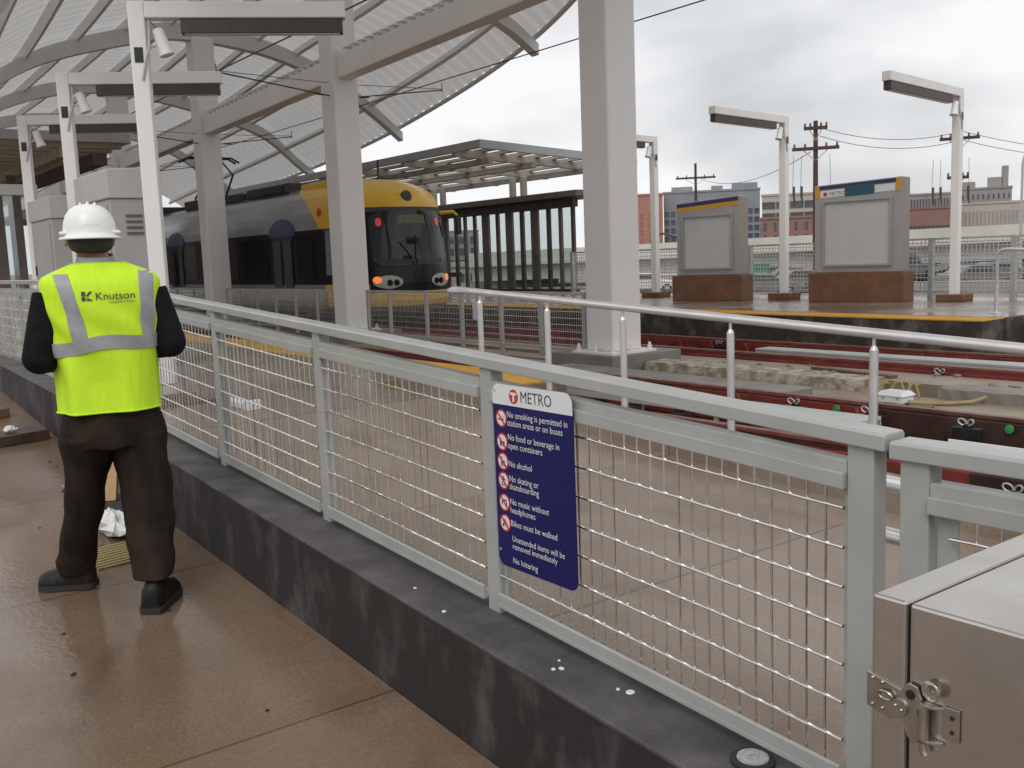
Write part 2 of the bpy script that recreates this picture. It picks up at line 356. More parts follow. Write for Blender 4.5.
def zs(y):                    # sidewalk height
    P = [(-30,-.4),(-6,-.318),(7,.371),(7.5,.40),(9.4,.55),(60,.60)]
    for (a,za),(b,zb) in zip(P, P[1:]):
        if y <= b: return za+(zb-za)*(y-a)/(b-a)
    return .62
ysw = [-9,-6,0,3,5,7,7.5,9.4,24]
s = MB()
s.rings([[(-9,y,zs(y)),(1.510,y,zs(y)),(1.510,y,-.6),(-9,y,-.6)] for y in ysw], True)
tag(s.build('sidewalk', M['sidewalk']), kind='structure')

def zr(y): return K*max(1.0, min(y, 7.0))      # handrail and fence reference line
# ramp between the wall and the round handrail, then platform
s = MB()
s.rings([[(1.772,y,.05+zr(y)),(4.66,y,.05+zr(y)),(4.66,y,-.6),(1.772,y,-.6)] for y in (-9,1,6.9)], True)
tag(s.build('ramp', M['ramp']), kind='structure')
s = MB(); s.rings([[(4.40,y,.02+zr(y)),(4.40,y,.175+zr(y)),(4.41,y,.185+zr(y)),(4.64,y,.185+zr(y)),(4.65,y,.175+zr(y)),(4.65,y,.02+zr(y))] for y in (-9,1,6.89)], True)
tag(s.build('ramp_kerb', M['ramp']), kind='structure')
s = MB(); s.box(1.772,5.15,6.902,60,-.6,.42); s.box(5.15,5.75,6.902,60,-.6,.405)
tag(s.build('platform', M['platform']), kind='structure')
# yellow tactile strip with domes
def tactile(x0, x1, y0, y1, z, near):
    m = MB(); m.box(x0, x1, y0, y1, z-.012, z+.006)
    y = y0+.05
    while y < min(y1, near):
        x = x0+.05
        while x < x1-.03:
            m.add([(x-.014,y-.014,z+.006),(x+.014,y-.014,z+.006),(x+.014,y+.014,z+.006),(x-.014,y+.014,z+.006),(x-.008,y-.008,z+.013),(x+.008,y-.008,z+.013),(x+.008,y+.008,z+.013),(x-.008,y+.008,z+.013)], [(4,5,6,7),(0,1,5,4),(1,2,6,5),(2,3,7,6),(3,0,4,7)])
            x += .06
        y += .06
    return m
tag(tactile(5.15,5.76,6.9,60,.417,16).build('tactile_strip', M['yellowstrip'], fix=False), kind='structure')
s = MB(); s.box(4.662,13.32,-30,6.9,-.6,-.25); s.box(5.752,13.32,6.9,80,-.6,-.25)
tag(s.build('track_bed', M['track']), kind='structure')
s = MB(); s.box(8.32,9.75,-12,40,-.30,-.12); s.box(9.752,10.25,9.96,40,-.30,-.10); s.box(10.26,11.03,-12,40,-.3,-.055)
tag(s.build('median_slab', M['tan']), kind='structure')
s = MB(); s.box(13.92,18.4,7.0,70,-.6,.42)
s.hexa([(14.5,-8,-.6),(18.4,-8,-.6),(18.4,6.998,-.6),(14.5,6.998,-.6),(14.5,-8,-.2),(18.4,-8,-.2),(18.4,6.998,.415),(14.5,6.998,.415)])
tag(s.build('far_platform', M['platform']), kind='structure')
s = MB(); s.box(13.32,13.92,7.0,70,-.6,.40); s.box(13.92,14.49,6.97,6.998,-.6,.405); s.hexa([(14.47,-8,-.6),(14.498,-8,-.6),(14.498,6.96,-.6),(14.47,6.96,-.6),(14.47,-8,-.19),(14.498,-8,-.19),(14.498,6.96,.40),(14.47,6.96,.40)])
tag(s.build('platform_edge', M['edgewall']), kind='structure')
tag(tactile(13.31,13.92,7.0,70,.408,22).build('tactile_strip', M['yellowstrip'], fix=False), kind='structure')
# rough concrete kerb and plinths between the tracks
def rough_block(x0,x1,y0,y1,z0,z1,ny,amp):
    m = MB(); rg = []
    for i in range(ny+1):
        y = y0+(y1-y0)*i/ny
        j = lambda a=amp: random.uniform(-a, a)
        rg.append([(x0+j(),y,z0),(x0+j(),y,z0+(z1-z0)*.5),(x0+.02+j(),y,z1+j(amp*.6)),((x0+x1)/2,y,z1+j(amp*.7)),(x1,y,z1+j(amp*.4)),(x1,y,z0)])
    return m.rings(rg, True)
m = rough_block(9.72,10.2,6.5,9.95,-.3,.0,60,.014)
o = m.build('rough_kerb', M['rough'], smooth=True); tag(o, 'pale rough kerb with crumpled concrete edge between the two tracks', 'kerb')
o = rough_block(9.75,10.25,-4,5.6,-.3,-.01,90,.012).build('concrete_kerb', M['plinth']); tag(o, 'grey straight concrete kerb beside the far track at the right', 'kerb')
o = box(8.42,8.93,6.55,10.6,-.13,.015).build('concrete_plinth', M['plinth'], bev=.012); tag(o, 'low grey concrete plinth running toward the white column between tracks', 'plinth')

# charcoal wall with coping
def wt(y): return .34+K*max(1.0,y) if y <= 7 else min(.711+.034*(y-7), .795)
yw = [-3,1.0,2,3,4,5,6,7,9.4,24]
wl = thing('retaining_wall', (1.7,3,0), 'low dark charcoal concrete wall under the grey mesh railing', 'wall')
MB().rings([[(1.512,y,-.5),(1.770,y,-.5),(1.770,y,wt(y)-.012),(1.512,y,wt(y)-.012)] for y in yw], True).build('wall_face', M['charcoal'], wl)
MB().rings([[(1.509,y,wt(y)-.0118),(1.777,y,wt(y)-.0118),(1.777,y,wt(y)-.004),(1.773,y,wt(y)),(1.513,y,wt(y)),(1.509,y,wt(y)-.004)] for y in yw], True).build('coping', M['coping'], wl)
m = MB(); m.lathe((1.645,1.365,wt(1.365)), [(.050,0),(.050,.010),(.036,.012)], 28)
dc = m.build('survey_disc', M['rubber']); dc.location = (0,0,0); tag(dc, 'round speckled grey disc in a black ring on the dark wall coping', 'disc')
MB().lathe((1.645,1.365,wt(1.365)), [(.036,.0122),(.035,.015),(.009,.015),(.008,.010)], 28).build('disc_face', M['disc'], dc)
# white paint splashes on the coping
m = MB()
for (x,y,r) in [(1.60,1.98,.010),(1.58,1.99,.007),(1.64,1.80,.006),(1.655,1.77,.012),(1.625,2.02,.005),(1.56,2.5,.008),(1.59,2.72,.006)]:
    m.lathe((x,y,wt(y)), [(r,.0),(r*.8,.003)], 9, sx=random.uniform(.7,1.3))
tag(m.build('paint_splashes', M['signwhite']), 'small white paint drips on the dark wall coping below the sign', 'paint', kind='stuff')

# ------------------------------------------------------------------ mesh railing on the wall
def wire_grid(m, x, y0, y1, zb, zt, g, sv, sh, r):
    n = max(2, round((y1-y0)/sv)); 
    for i in range(1, n):
        y = y0+(y1-y0)*i/n; m.tube([(x,y,zb+g(y)),(x+.001*math.sin(i*5.1),y+.0012*math.sin(i*3.7),(zb+zt)/2+g(y)),(x,y,zt+g(y))], r*1.12, 8, cap=False)
    k = round((zt-zb)/sh)
    for j in range(1, k+1):
        z = zt-.048-(j-1)*sh
        if z < zb+.01: break
        ny = max(4, n); pts = []
        for i in range(ny+1):
            y = y0+(y1-y0)*i/ny
            pts.append((x-.0052, y, z+g(y)+.0006*math.sin(i*1.9+j)))
        m.tube(pts, r*1.3, 8, cap=False)
    return m
def railing(root, posts, g, z_post0, x=1.71, cap_ext=(.06,.06), sv=.047, top=1.135, stile=.010):
    y0, y1 = posts[0], posts[-1]
    ys = [y0-cap_ext[0]] + [y for y in posts[1:-1]] + [y1+cap_ext[1]]
    if y0 < 7 < y1: ys = sorted(ys+[7.0])
    xc = x
    MB().rings([[(xc-.034,y,top-.035+g(y)),(xc+.038,y,top-.035+g(y)),(xc+.038,y,top-.006+g(y)),(xc+.032,y,top+g(y)),(xc-.028,y,top+g(y)),(xc-.034,y,top-.006+g(y))] for y in ys], True).build('cap_rail', M['greenpaint'], root, bev=.003)
    for y in posts:
        MB().box(x-.022,x+.024,y-.031,y+.029, z_post0(y), top-.035+g(y)).build('post', M['greenpaint'], root, bev=.003)
    for a, b in zip(posts, posts[1:]):
        a2, b2 = a+.036, b-.038
        f = MB()
        f.slope_box(x-.022,x+.018,a+.030,b-.032,1.038,1.064,g)
        f.slope_box(x-.034,x-.005,a+.031,b-.033,1.006,1.0395,g)
        f.slope_box(x-.036,x+.012,a2,b2,.368,.382,g); f.slope_box(x-.0355,x-.024,a2+.001,b2-.001,.380,.412,g)
        f.slope_box(x-.006,x+.004,a2+.001,a2+stile,.375,1.058,g); f.slope_box(x-.006,x+.004,b2-stile,b2-.001,.375,1.058,g)
        f = f.build('panel_frame', M['greenpaint'], root, bev=.002)
        wire_grid(MB(), x-.014, a2+stile-.008, b2-stile+.008, .392, 1.012, g, sv, .083, .0027).build('wire_mesh', M['wire'], f, smooth=True, fix=False)
rl = thing('mesh_railing', (1.71,3,.5), 'grey green railing with wire mesh panels bolted on the dark low wall', 'railing')
railing(rl, [1.128,2.41,3.56,4.68,5.76,6.88,8.1,9.3,10.5], zr, lambda y: wt(y)-.002)
gt = thing('mesh_gate', (1.71,.4,.3), 'level grey gate with mitred mesh panel behind the steel box', 'gate')
railing(gt, [-1.3,-.13,1.012], lambda y: .045, lambda y: wt(y)-.002, cap_ext=(.04,.046), sv=.047, stile=.042)
m = MB(); m.tube([(2.05,1.40,1.0),(2.05,1.24,.992),(2.05,1.20,.975),(2.05,1.185,.93),(2.05,1.20,.885),(2.05,1.24,.868),(2.05,1.36,.872)], .019, 10); m.tube([(2.05,1.38,.99),(2.05,1.38,.12)], .019, 10)
tag(m.build('handrail_return', M['alu'], smooth=True), 'bent round metal handrail end seen between the railing post and gate', 'handrail')

# ------------------------------------------------------------------ round handrail on the far side of the ramp
hr = thing('round_handrail', (4.5,4,.3), 'round brushed aluminium handrail along the far side of the ramp', 'handrail')
hz = lambda y: .935+zr(y)
m = MB(); m.tube([(4.5,6.86,hz(6.86)-.012),(4.5,6.80,hz(6.8)+.0),(4.5,6.3,hz(6.3)),(4.5,1.0,hz(1.0)),(4.5,-6,hz(1.0))], .027, 14)
m.box(4.47,4.53,6.55,6.87,hz(6.7)-.012,hz(6.7)+.012); m.build('rail', M['alu'], hr, smooth=True)
for px_, y in ((475,6.45),(543,5.60),(625,4.80),(730,3.88),(873,2.93),(0,1.9),(0,.9),(0,-.3)):
    m = MB(); m.tube([(4.5,y,.18+zr(y)),(4.5,y,hz(y)-.085)], .023, 12); m.tube([(4.5,y,.186+zr(y)),(4.5,y,.198+zr(y))], .05, 14); m.tube([(4.5,y,hz(y)-.085),(4.5,y,hz(y)-.065)], [.021,.012], 12); m.tube([(4.5,y,hz(y)-.067),(4.5,y,hz(y)-.012)], .009, 8)
    p = m.build('post', M['alu'], hr, smooth=True)

# ------------------------------------------------------------------ rails and trackside things
def track_rail(x, name_label, ribs, ztop=.045, split=None):
    r = thing('track_rail', (x,6,-.25), name_label, 'rail')
    m = MB(); m.box(x-.075,x+.075,-14,60,-.25,-.235); m.box(x-.035,x+.035,-14,60,-.235,ztop-.035)
    m.build('rail_web', M['redrail'] if not split else M['darkrail'], r)
    ys_ = split or -14
    for a_, b_, mn_ in ((-14,ys_,'railhead'),(ys_+.003,60,'redhead')):
        if b_ > a_+.1: box(x-.042,x+.042,a_,b_,ztop-.035,ztop).build('rail_head', M[mn_], r, bev=.006)
    y_ = split or -14
    for a_, b_, mn_ in ((-14,y_,'darkrail'),(y_+.003,60,'redrail')):
        if b_ > a_+.1:
            for q_ in (-1,1): box(*sorted((x+q_*.05,x+q_*(.10 if ribs else .13))),a_,b_,-.235,ztop-(.045 if ribs else .07)).build('rail_boot', M[mn_], r)
    y = 3.6
    while y < 13:
        k = MB(); k.box(x-.175,x-.132,y,y+.10,-.235,-.15); k.box(x-.16,x-.132,y+.02,y+.08,-.15,-.09); k.build('rail_clip', M['rubber'], r); y += .62+.2*random.random()
    if ribs:
        y = split or 3.
        while y < 15:
            w_ = .022
            b = MB(); b.hexa([(x-.135,y,-.23),(x-.095,y,-.23),(x-.095,y+w_,-.23),(x-.135,y+w_,-.23),(x-.115,y+.10,ztop-.05),(x-.095,y+.10,ztop-.05),(x-.095,y+.10+w_,ztop-.05),(x-.115,y+.10+w_,ztop-.05)])
            b.build('rib', M['redrib'], r)
            y += .62 + .25*random.random()
    return r
track_rail(6.48, 'red coated rail of the near track closest to the ramp', False, .045, 3.4)
track_rail(7.92, 'ribbed red rail of the near track beside the tan concrete', True, .105, 5.15)
track_rail(11.18, 'red coated rail of the far track behind the rough kerb', False)
track_rail(12.64, 'ribbed red rail of the far track beneath the stained platform edge', True)
def cover(x, y0, y1, z, label):
    m = MB(); m.box(x-.17,x+.17,y0,y1,z-.035,z); m.box(x-.17,x-.155,y0,y1,z-.10,z-.037); m.box(x+.155,x+.17,y0,y1,z-.10,z-.037)
    y = y0+.3
    while y < y1: m.box(x-.12,x-.08,y,y+.05,-.26,z-.036); m.box(x+.08,x+.12,y,y+.05,-.26,z-.036); y += 1.2
    tag(m.build('cover_board', M['board'], bev=.006), label, 'board')
cover(6.98, 4.58, 8.7, .135, 'long pale flat cover board lying between the rails of the near track')
cover(11.85, -6, 9.6, .035, 'long pale flat cover board lying between the rails of the far track')
# ties / chairs under the rails (steel stools)
for cx, lab in ((7.21,'dark rail supports in the bed of the near track'), (11.91,'dark rail supports in the bed of the far track')):
    m = MB(); y = -4.
    while y < 30:
        m.box(cx-1.05,cx+1.05,y,y+.16,-.252,-.20); y += .75
    tag(m.build('rail_supports', M['darkwood']), lab, 'supports', kind='stuff')
def bond_cable(x, y, z, label):
    t = thing('bond_cable', (x,y,z), label, 'cable')
    m = MB()
    for s_ in (-1,1):
        pts = [(x-.02-.01*math.sin(a), y+s_*(.034+.030*math.sin(a-.4)), z+.02+.026*(1-math.cos(a))) for a in [i*math.pi*1.7/12 for i in range(13)]]
        m.tube(pts, .0075, 6)
    m.build('loop', M['galv'], t, smooth=True)
    k = MB(); k.box(x-.03,x+.03,y-.12,y+.12,z-.09,z-.0); k.box(x-.02,x+.02,y-.04,y+.04,z,z+.03); k.build('clamp', M['black'], t, bev=.006)
bond_cable(7.70, 5.85, .03, 'white looped bond cable on black clamp left of the green marker by the handrail post')
bond_cable(7.70, 5.05, .03, 'white looped bond cable on black clamp just right of the tall handrail post')
bond_cable(7.70, 4.15, .02, 'white looped bond cable on black clamp behind the loose white bracket')
bond_cable(6.36, 5.1, -.12, 'white looped bond cable on the red rail behind the railing top')
bond_cable(6.36, 3.1, -.12, 'white looped bond cable seen above the gate panel')
bond_cable(11.05, 6.3, -.05, 'white looped bond cable beside the far track at the right')
bond_cable(12.5, 11.0, -.05, 'white looped bond cable under the far platform edge')
for (x,y,z,lab) in ((7.79,5.45,.03,'small round green marker on the ribbed rail left of the handrail post'),(7.79,3.85,.03,'small round green marker on the rail right of the white cable loops')):
    m = MB(); m.tube([(x,y,z),(x-.012,y,z)], .035, 12); m.tube([(x-.012,y,z),(x-.02,y,z)], .014, 8); tag(m.build('rail_marker', M['greenmark']), lab, 'marker')
jb = thing('junction_box', (9.25,5.85,-.06), 'white lidded junction box on the tan concrete between tracks', 'box')
m = MB(); m.box(9.04,9.26,5.56,5.84,-.09,-.02); [m.box(x,x+.05,y,y+.05,-.12,-.088) for x in (9.05,9.20) for y in (5.58,5.77)]; m.build('box_body', M['signwhite'], jb, bev=.01)
m = MB(); m.hexa([(9.02,5.54,-.02),(9.28,5.54,-.02),(9.28,5.86,-.02),(9.02,5.86,-.02),(9.06,5.58,.025),(9.24,5.58,.025),(9.24,5.82,.025),(9.06,5.82,.025)]); m.build('lid', M['signwhite'], jb, bev=.01)
for y in (5.6,5.76): MB().box(9.032,9.039,y,y+.025,-.05,-.03).build('catch', M['galv'], jb)
m = MB(); m.tube([(9.15,5.56,-.08),(9.3,5.42,-.1),(9.45,5.25,-.1),(9.6,5.12,-.09),(9.72,5.05,-.05)], .021, 8); tag(m.build('yellow_hose', M['straw'], smooth=True), 'dull yellow hose leading from the white junction box to the kerb', 'hose')
m = MB()
for i in range(10):
    a = random.uniform(0,6.28); x0,y0 = 9.72+random.uniform(-.1,.1), 6.05+random.uniform(-.25,.2)
    m.tube([(x0+.1,y0,.0),(x0+.06*math.cos(a),y0+.1*math.sin(a),.03),(x0-.1+.1*math.cos(a),y0+.22*math.sin(a),-.10)], .012, 5)
tag(m.build('rope_tangle', M['straw']), 'tangled straw coloured ropes hanging over the rough kerb end', 'rope')
m = MB(); m.hexa([(9.0,3.1,-.119),(9.55,3.0,-.119),(9.6,4.1,-.119),(9.1,4.2,-.119),(9.05,3.2,-.09),(9.5,3.1,-.08),(9.5,4.0,-.085),(9.15,4.1,-.09)]); tag(m.build('tarp', M['bluetarp'], bev=.01), 'dark blue folded tarp on the tan concrete at the right', 'tarp')
br_ = thing('loose_bracket', (6.98,4.05,-.2), 'whitish slotted metal bracket lying loose between the near rails', 'bracket')
m = MB(); m.box(6.9,7.06,3.25,3.95,-.02,.0); m.box(7.045,7.06,3.25,3.95,.0,.045); m.box(6.9,6.915,3.25,3.95,-.07,-.02); m.build('channel', M['signwhite'], br_, bev=.004)
m = MB(); [m.tube([(7.0,y,.001),(7.0,y,.012)], .014, 8) for y in (3.4,3.6,3.8)]; m.build('bolt', M['galv'], br_)
m = MB(); m.hexa([(6.9,4.75,-.02),(7.2,4.62,-.02),(7.25,5.0,-.02),(6.95,5.15,-.02),(6.9,4.75,.02),(7.2,4.62,.03),(7.25,5.0,.02),(6.95,5.15,.01)]); m.box(6.9,6.95,4.6,5.2,-.06,-.022)
tag(m.build('broken_board', M['plywood'], bev=.004), 'broken tan board lying by the near rail behind the railing end', 'board')

m = MB(); rd = random.Random(9)
for i in range(170):
    x, y = rd.choice(((6.6,7.8),(8.35,9.7),(10.3,11.0),(11.3,12.5),(4.8,6.3))), rd.uniform(1.5,10)
    x = rd.uniform(*x); zb = -.12 if 8.3 < x < 9.75 else -.055 if 10.25 < x < 11.05 else -.25; r = rd.uniform(.012,.05)
    m.ball((x,y,zb+r*.3), (r,r*rd.uniform(.5,1.8),r*.6), 6, 4)
tag(m.build('rubble', M['plinth']), 'scattered small concrete rubble around the track rails', 'rubble', kind='stuff')
for i, (x,y,a_,ln,lab) in enumerate(((8.7,5.2,.3,.9,'short weathered board lying on the tan concrete right of the handrail post'),(10.6,7.2,1.4,1.3,'long weathered board on the slab behind the rough kerb'),(9.1,4.0,1.2,.6,'small weathered board beside the blue tarp'))):
    c_, s_ = math.cos(a_)*ln/2, math.sin(a_)*ln/2; zb = -.119 if x < 9.75 else -.054
    n_ = Vector((-math.sin(a_),math.cos(a_),0))*.06; A_, B_ = Vector((x-c_,y-s_,zb)), Vector((x+c_,y+s_,zb)); U_ = Vector((0,0,.035))
    o = MB().hexa([A_-n_,B_-n_,B_+n_,A_+n_,A_-n_+U_,B_-n_+U_,B_+n_+U_,A_+n_+U_]).build('loose_board', M['wood'], bev=.004); tag(o, lab, 'board')
# ------------------------------------------------------------------ canopy columns
CX = 9.66; CY = [10.5,18.5,26.15,34.0,41.8]
prof = {   # underside of each rafter: (x, z)
 10.5: [(2.5,4.6),(3.0,5.4),(3.66,6.4),(5.0,7.2),(7.2,7.8),(9.2,8.0),(10.6,7.75),(11.9,7.25)],
 18.5: [(2.5,4.2),(3.0,5.05),(3.66,6.1),(5.0,6.95),(7.2,7.4),(9.2,7.5),(11.0,7.45),(12.56,7.09),(13.48,6.81),(14.16,6.52),(14.78,6.13)],
 26.15: [(2.5,3.9),(3.5,5.05),(4.82,6.0),(5.89,6.57),(7.75,7.14),(9.0,7.40),(11.21,7.25),(12.86,6.79),(13.83,6.31),(14.77,5.71),(15.61,5.08)],
 34.0: [(2.5,3.9),(3.5,5.0),(4.9,5.9),(6.19,6.54),(7.35,6.97),(8.6,7.2),(10,7.22),(12.05,6.86),(14.0,6.3),(14.87,5.90),(15.81,5.11),(16.49,4.62)],
 41.8: [(2.5,3.9),(3.5,5.0),(4.9,5.9),(6.19,6.54),(7.35,6.97),(8.6,7.2),(10,7.22),(12.05,6.86),(14.0,6.2),(15.2,5.4),(16.2,4.7),(16.9,4.2)],
}
def cat(P, t):
    n = len(P)-1; t = max(0, min(n-1e-6, t*n)); i = int(t); u = t-i
    p0,p1,p2,p3 = P[max(i-1,0)],P[i],P[i+1],P[min(i+2,n)]
    return tuple(.5*((2*b)+(-a+c)*u+(2*a-5*b+4*c-d)*u*u+(-a+3*b-3*c+d)*u**3) for a,b,c,d in zip(p0,p1,p2,p3))
def ribx(y, x):                # underside height of a rafter at x
    P = prof[y]; x = max(P[0][0], min(P[-1][0], x)); i = 0
    while i < len(P)-2 and x > P[i+1][0]: i += 1
    u = (x-P[i][0])/(P[i+1][0]-P[i][0]); h = P[i+1][0]-P[i][0]
    sl_ = lambda k: (P[min(k+1,len(P)-1)][1]-P[max(k-1,0)][1])/(P[min(k+1,len(P)-1)][0]-P[max(k-1,0)][0])
    m0, m1 = sl_(i)*h, sl_(i+1)*h
    return (2*u**3-3*u*u+1)*P[i][1]+(u**3-2*u*u+u)*m0+(-2*u**3+3*u*u)*P[i+1][1]+(u**3-u*u)*m1
def arc(y, s):
    P = prof[y]; x = P[0][0]+(P[-1][0]-P[0][0])*s
    return (x, ribx(y, x))
def lift(s): return .40+.16*math.sin(math.pi*s)   # deck above the rafter underside
def roof(s, t):                # s: across 0..1, t: along 0..1
    pts = [(arc(y, s)[0], y, arc(y, s)[1]) for y in CY]
    first = tuple(2*a-b for a, b in zip(pts[0], pts[1])); last = tuple(2*a-b for a, b in zip(pts[-1], pts[-2]))
    return cat([first]+pts+[last], t)
beamz = lambda y: 5.37-.025*(y-10.5)
cl_lab = ['nearest broad white canopy column, on a concrete pedestal in the middle of the picture','white canopy column standing in front of the yellow train nose','white canopy column beside the middle of the train, left of the train nose column','slim white canopy column farther back, beside the front lamp post','farthest white canopy column down the tracks']
for i, y in enumerate(CY):
    c = thing('canopy_column', (CX,y,-.05), cl_lab[i], 'column', 'white canopy columns between the tracks')
    h = .28
    ztop = ribx(y, CX)+.05
    MB().box(CX-h,CX+h,y-h,y+h,.148,ztop).build('shaft', M['white'], c, bev=.03)
    m = MB(); m.box(CX-.43,CX+.43,y-.43,y+.43,.112,.15)
    m.build('base_plate', M['white'], c, bev=.006)
    for sx in (-.36,0,.36):
        for sy in (-.36,0,.36):
            if sx or sy:
                m = MB(); m.lathe((CX+sx,y+sy,.15), [(.034,0),(.034,.05),(.022,.055),(.022,.085),(.012,.10)], 8); m.build('anchor_bolt', M['white'], c)
    m = MB(); m.box(CX-.50,CX+.86,y-.50,y+.90,-.3,.11); m.build('pedestal', M['plinth'], c, bev=.012)
# one long canopy: rafters, deck, purlins, edge
cp = thing('canopy_roof', (CX,25,5), 'great arched white canopy roof of fluted deck over the tracks', 'canopy')
for y in CY:
    rg = []
    for i in range(41):
        x, z = arc(y, i/40); hh = .24+.16*math.sin(math.pi*i/40)
        rg.append([(x,y-.14,z-.02),(x,y+.14,z-.02),(x,y+.14,z+hh),(x,y-.14,z+hh)])
    MB().rings(rg, True).build('rafter', M['rafterpaint'], cp, bev=.012)
NS, NT = 40, 760
m = MB(); vs = []
for j in range(NT+1):
    t = j/NT; fl = .05*max(-1, min(1, 1.8*math.sin(2*math.pi*j/8)))
    for i in range(NS+1):
        p = roof(i/NS, t); vs.append((p[0],p[1],p[2]+lift(i/NS)+.04+fl))
m.add(vs, [(j*(NS+1)+i, j*(NS+1)+i+1, (j+1)*(NS+1)+i+1, (j+1)*(NS+1)+i) for j in range(NT) for i in range(NS)])
m.build('deck', M['deck'], cp, smooth=False, fix=False)
for s_ in [.03,.12,.215,.31,.40,.49,.58,.67,.755,.84,.93]:
    rg = []
    for j in range(0, 61):
        t = j/60; p = roof(s_, t); q = roof(min(1,s_+.01), t); tx = Vector((q[0]-p[0],0,q[2]-p[2])).normalized()
        hh = .05; a = .20
        b0 = Vector(p)+Vector((0,0,lift(s_)-.03)); n_ = Vector((-tx.z,0,tx.x))
        rg.append([b0-tx*hh-n_*a, b0+tx*hh-n_*a, b0+tx*hh, b0-tx*hh])
    MB().rings(rg, True).build('purlin', M['purlin'], cp)
for s_ in (0, 1):
    MB().tube([Vector(roof(s_, j/80))+Vector((0,0,lift(s_))) for j in range(81)], .06, 8).build('edge_tube', M['rafterpaint'], cp, smooth=True)
# spine beam along the columns with the notched deck closure on top
sb = thing('spine_beam', (CX,25,5.2), 'long white box beam running between the canopy columns', 'beam')
for a, b in zip([2.5]+CY, CY+[60]):
    a2 = a+.282 if a > 3 else a; b2 = b-.282
    MB().hexa([(CX-.17,a2,beamz(a2)),(CX+.17,a2,beamz(a2)),(CX+.17,b2,beamz(b2)),(CX-.17,b2,beamz(b2)),(CX-.17,a2,beamz(a2)+.44),(CX+.17,a2,beamz(a2)+.44),(CX+.17,b2,beamz(b2)+.44),(CX-.17,b2,beamz(b2)+.44)]).build('beam_span', M['white'], sb, bev=.02)
    m = MB(); y = a2+.2
    while y < b2-.2:
        z = beamz(y)+.44
        m.box(CX-.10,CX+.10,y,y+.10,z+.002,z+.10); m.box(CX-.13,CX+.13,y-.06,y+.16,z+.102,z+.125); y += .30
    m.build('notched_closure', M['white'], sb)

# ------------------------------------------------------------------ mesh fence between the tracks
def simple_fence(root, x, ys, zb, zt, wire='wire', sv=.05, sh=.10, pw=.03, wr=.004):
    for y in ys:
        MB().box(x-pw,x+pw,y-pw,y+pw,zb-.12,zt).build('post', M['galv'], root, bev=.004)
    for a, b in zip(ys, ys[1:]):
        m = MB(); m.box(x-.02,x+.02,a+pw,b-pw,zt-.045,zt-.005); m.box(x-.02,x+.02,a+pw,b-pw,zb,zb+.04)
        f = m.build('panel_frame', M['galv'], root)
        wire_grid(MB(), x, a+pw, b-pw, zb+.04, zt-.045, lambda y: 0, sv, sh, wr).build('wire_mesh', M['wire'], f, fix=False)
for (ys, lab) in (([10.95,11.98,13.02,14.17,15.31,16.63,17.5],'galvanised mesh fence between the tracks in front of the train'),([18.7,19.8,20.9,22.0,23.1,24.2,25.1],'galvanised mesh fence between the second and third canopy columns'),([26.2,27.6,29,30.4,31.8,32.7],'galvanised mesh fence between the third and fourth canopy columns')):
    r = thing('track_fence', (9.5,ys[0],0), lab, 'fence', 'mesh fences between the tracks'); simple_fence(r, 9.5, ys, .10, .98)
m = MB(); m.box(9.43,9.45,13.48,13.74,.50,.80); ts = m.build('track_sign', M['signwhite'], bev=.01); tag(ts, 'small blank white plate fixed to the mesh fence between the tracks', 'sign')
MB().box(9.45,9.475,13.58,13.64,.45,.84).build('bracket', M['galv'], ts)

# ------------------------------------------------------------------ lamps
def make_lamp(loc, label, arm, sgn, group, H=3.72, base=True):
    t = thing('platform_lamp', loc, label, 'lamp', group)
    a = .076
    m = MB(); m.box(-a,a,-a,a,0,H); m.build('post', M['lampwhite'], t, bev=.012, world=False)
    m = MB(); m.box(min(sgn*a,sgn*arm),max(sgn*a,sgn*arm),-a,a,H-.152,H); m.build('arm', M['lampwhite'], t, bev=.012, world=False)
    x0, x1 = sorted((sgn*(a+.32), sgn*(arm-.03)))
    h = MB(); h.box(x0,x1,-.062,.062,H-.29,H-.154); h = h.build('luminaire', M['bronze'], t, bev=.006, world=False)
    MB().box(x0+.03,x1-.03,-.045,.045,H-.296,H-.2915).build('lens', M['signwhite'], h, world=False)
    # white loudspeaker on a bracket with its conduit
    s_ = MB(); c = Vector((sgn*.21,-.02,H-.36)); ax = Vector((sgn*.30,0,-.95)).normalized()
    s_.tube([c-ax*.12,c-ax*.11,c+ax*.06,c+ax*.13,c+ax*.135], [.045,.055,.062,.075,.065], 14); sp = s_.build('loudspeaker', M['helmet'], t, smooth=True, world=False)
    MB().tube([(sgn*.07,-.02,H-.42),c], .018, 8).build('bracket', M['lampwhite'], sp, world=False)
    MB().tube([c-ax*.14,c-ax*.2+Vector((-sgn*.04,-.03,0)),(sgn*.10,-.07,H-.40),(sgn*.05,-.088,H-.6),(sgn*.02,-.088,H-.72)], .012, 8).build('conduit', M['galv'], sp, smooth=True, world=False)
    MB().box(-.04,.04,-.084,-.077,H-.56,H-.42).build('cover_plate', M['black'], t, bev=.004, world=False)
    if base: MB().box(-.25,.25,-.25,.25,0.001,.13).build('base_block', M['corten'], t, bev=.015, world=False)
    return t
GL = 'white lamps on the near platform'; GF = 'white lamps on the far platform'
lamp = make_lamp((3.06,9.86,.42), 'tallest looking white lamp, nearest of the near platform, right of the hard hat', 1.95, 1, GL, 3.64, False); lamp.rotation_euler.z = rad(-28)
dup(lamp, (3.26,13.7,.42), 'white lamp on the near platform behind the larger grey cabinet')
dup(lamp, (3.52,17.6,.42), 'farthest of three white lamps on the near platform, at the left edge')
